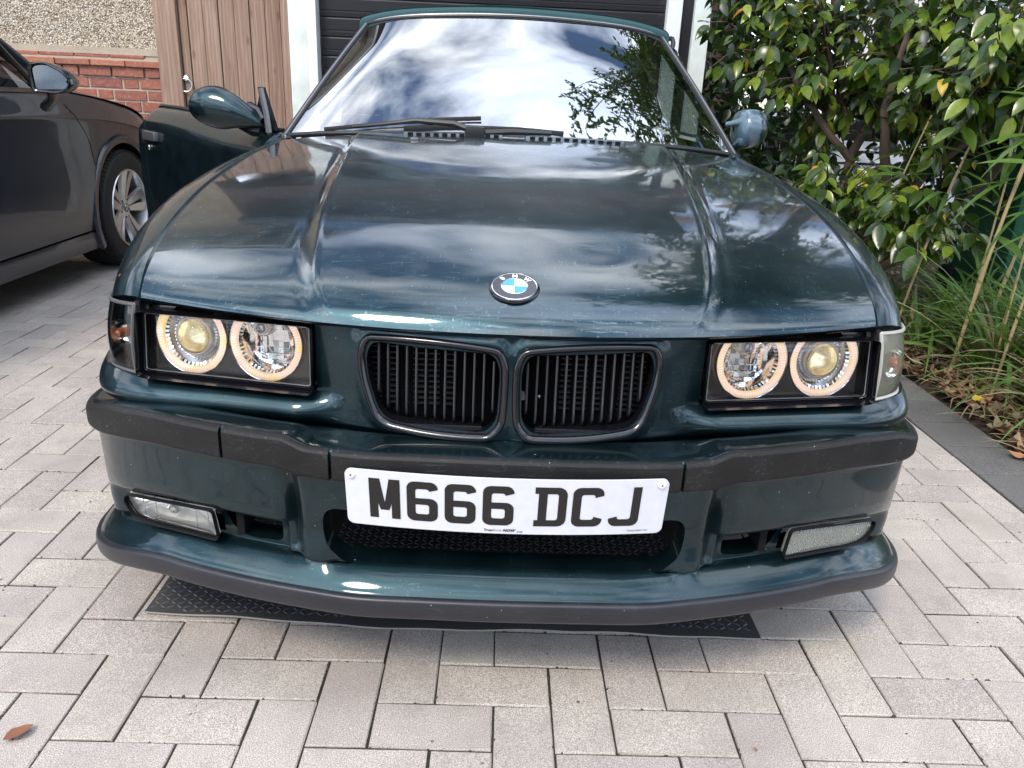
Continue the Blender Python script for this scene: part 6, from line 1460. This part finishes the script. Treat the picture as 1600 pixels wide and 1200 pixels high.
# ---- what shows through the gaps in the bush
nb = thing('house', (5.6, 9.2, 0), 'white rendered house showing in bright patches through the camellia', 'house')
G().box((4.2, 9.0, -.05), (12.0, 9.3, 3.4)).build('wall', plain('bright_white_render', (.82, .82, .80), .8), nb, smooth=False)
for x0 in (7.2, 9.4): 
    fr_ = G().box((x0, 8.93, 1.0), (x0+1.4, 8.995, 2.2), bev=.01).build('window', 'white_frame', nb, smooth=False); G().add([(x0+.08, 8.925, 1.08), (x0+1.32, 8.925, 1.08), (x0+1.32, 8.925, 2.12), (x0+.08, 8.925, 2.12)], [(0, 1, 2, 3)]).build('window_pane', 'dark_glass', fr_, smooth=False)
g = G(); g.add([(4.0, 8.5, 3.36), (12.3, 8.5, 3.36), (12.3, 12, 5.6), (4.0, 12, 5.6)], [(0, 1, 2, 3)]); g.build('roof', 'tile', nb, smooth=False)
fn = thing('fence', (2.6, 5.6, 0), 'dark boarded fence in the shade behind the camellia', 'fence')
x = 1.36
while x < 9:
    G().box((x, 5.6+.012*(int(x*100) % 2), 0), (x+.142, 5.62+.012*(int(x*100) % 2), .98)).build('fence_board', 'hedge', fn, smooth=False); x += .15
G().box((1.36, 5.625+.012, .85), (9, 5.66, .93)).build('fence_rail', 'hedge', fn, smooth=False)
# white slatted panel low behind the bush
pf = thing('slatted_panel', (2.95, 4.9, 0), 'white slatted panel glimpsed low through the leaves', 'fence panel')
for k in range(4): G().box((2.4, 4.9, .52+k*.085), (3.4, 4.92, .585+k*.085)).build('slat', 'white_frame', pf, smooth=False)
for x in (2.42, 2.9, 3.36): G().box((x, 4.925, 0), (x+.05, 4.96, .88)).build('post', 'white_frame', pf, smooth=False)
# dark evergreen hedge behind the bush, gaps left between its clumps
g = G()
for _ in range(5200):
    x, y = (rs.uniform(1.40, 7.5) if rs.random() < .7 else rs.uniform(1.40, 2.4)), rs.uniform(4.7, 5.4); zt_ = 2.6+.3*math.sin(x*3.1); z = rs.uniform(.0, zt_)
    if x > 2.5 and math.sin(x*7.3+z*5.1)+math.sin(z*9.7-x*4.3) > .75: continue
    d = np.array([rs.gauss(0, 1), rs.gauss(0, 1), rs.gauss(-.3, .8)]); B = basis(d, np.array([rs.gauss(0, .4), rs.gauss(0, .4), 1.])); me = LD[0]; V = np.array([q.co[:] for q in me.vertices])*1.3@B.T+np.array([x, y, z]); g.add(V, [list(f.vertices) for f in me.polygons])
tag(g.build('hedge', 'leaf_dark', None, sharp=0), 'dark evergreen hedge behind the camellia', 'hedge', kind='stuff')

# ---- tree overhanging from the right: it is what the windscreen mirrors
tr = thing('tree', (3.3, 5.3, 0), 'spreading tree whose branches are mirrored in the windscreen', 'tree')
G().tube(curve([(3.3, 6.3, -.05), (3.25, 6.2, 1.5), (3.1, 5.9, 3.2), (2.9, 5.5, 4.6), (2.6, 5.2, 6.0)], 18), np.linspace(.16, .05, 18), 12).build('trunk', 'bark', tr)
g = G(); lv = G(); rt = random.Random(5)
me = leaf_mesh('tree_leaf', .085, .036, 'tree_leaf', .2, .2, 3); MV = np.array([q.co[:] for q in me.vertices]); MF = [list(f.vertices) for f in me.polygons]
for b in range(105):
    st = np.array([3.05+rt.uniform(-.1, .1), 5.8+rt.uniform(-.3, .2), rt.uniform(3.2, 5.4)]); end = np.array([rt.uniform(.95, 3.9), rt.uniform(1.9, 5.4), rt.uniform(2.9, 6.4)]) if b < 40 else np.array([rt.uniform(1.6, 3.8), rt.uniform(1.8, 4.6), rt.uniform(2.9, 5.8)])
    pth = curve([st, (st+end)/2+np.array([0, 0, .4]), end+np.array([0, 0, .1]), end+(end-st)*.12-np.array([0, 0, .25])], 14); g.tube(pth, np.linspace(.025, .004, 14), 5, caps=False)
    for k in range(30):
        i = rt.randint(4, 13); p0 = pth[i]; d = np.array([rt.gauss(0, 1), rt.gauss(0, 1), rt.gauss(-.2, .6)]); d /= np.linalg.norm(d); L = rt.uniform(.15, .45)
        q1 = p0+d*L+np.array([0, 0, -.12*L/.3]); g.tube([p0, (p0+q1)/2+np.array([0, 0, .02]), q1], [.004, .003, .0015], 3, caps=False)
        for j in range(12):
            pp = p0+(q1-p0)*(j+1)/12; dd = d+np.array([rt.gauss(0, .7), rt.gauss(0, .7), rt.gauss(-.2, .5)]); B = basis(dd, np.array([rt.gauss(0, .4), rt.gauss(0, .4), 1.])); lv.add(MV@B.T+pp, MF)
struct(g.build('twigs', 'bark', tr), 'stuff'); struct(lv.build('leaves', 'tree_leaf', tr, sharp=0), 'stuff')

# ---- across the street, behind the photographer: only mirrors and paint show it
oh = thing('house', (-2, -24, 0), 'brick house across the street, behind the camera, seen only as a reflection', 'house')
G().box((-9, -29, -.05), (6, -24, 5.2)).build('wall', plain('dark_brick_wall', (.16, .085, .065), .85), oh, smooth=False)
for x0 in (-7.5, -3.5, 1.5, 3.8):
    for z0 in (.9, 3.2): G().box((x0, -24.0, z0), (x0+1.3, -23.94, z0+1.2)).build('window', 'dark_glass', oh, smooth=False)
g = G(); g.add([(-9.5, -23.5, 5.15), (6.5, -23.5, 5.15), (6.5, -26.5, 8), (-9.5, -26.5, 8)], [(0, 1, 2, 3)]); g.add([(-9.5, -29.5, 5.15), (6.5, -29.5, 5.15), (6.5, -26.5, 8), (-9.5, -26.5, 8)], [(3, 2, 1, 0)]); g.build('roof', 'tile', oh, smooth=False)
g = G(); rq = random.Random(9); me = leaf_mesh('leaf', .30, .17, 'leaf_dark', .25, .2, 3); MV = np.array([q.co[:] for q in me.vertices]); MF = [list(f.vertices) for f in me.polygons]
for _ in range(9000):
    x = rq.uniform(-16, 16); top_ = 2.0+.4*math.sin(x*1.3)+(3.2 if abs(x-7) < 2.6 or abs(x+11) < 3 else 0); z = rq.uniform(0, top_); y = -14+rq.gauss(0, .6)
    d = np.array([rq.gauss(0, 1), rq.gauss(0, 1), rq.gauss(0, 1)]); B = basis(d, np.array([rq.gauss(0, .5), rq.gauss(0, .5), 1.])); g.add(MV@B.T+np.array([x, y, z]), MF)
tag(g.build('hedge', 'leaf_dark', None, sharp=0), 'tall dark hedge along the far side of the street, behind the camera', 'hedge', kind='stuff')
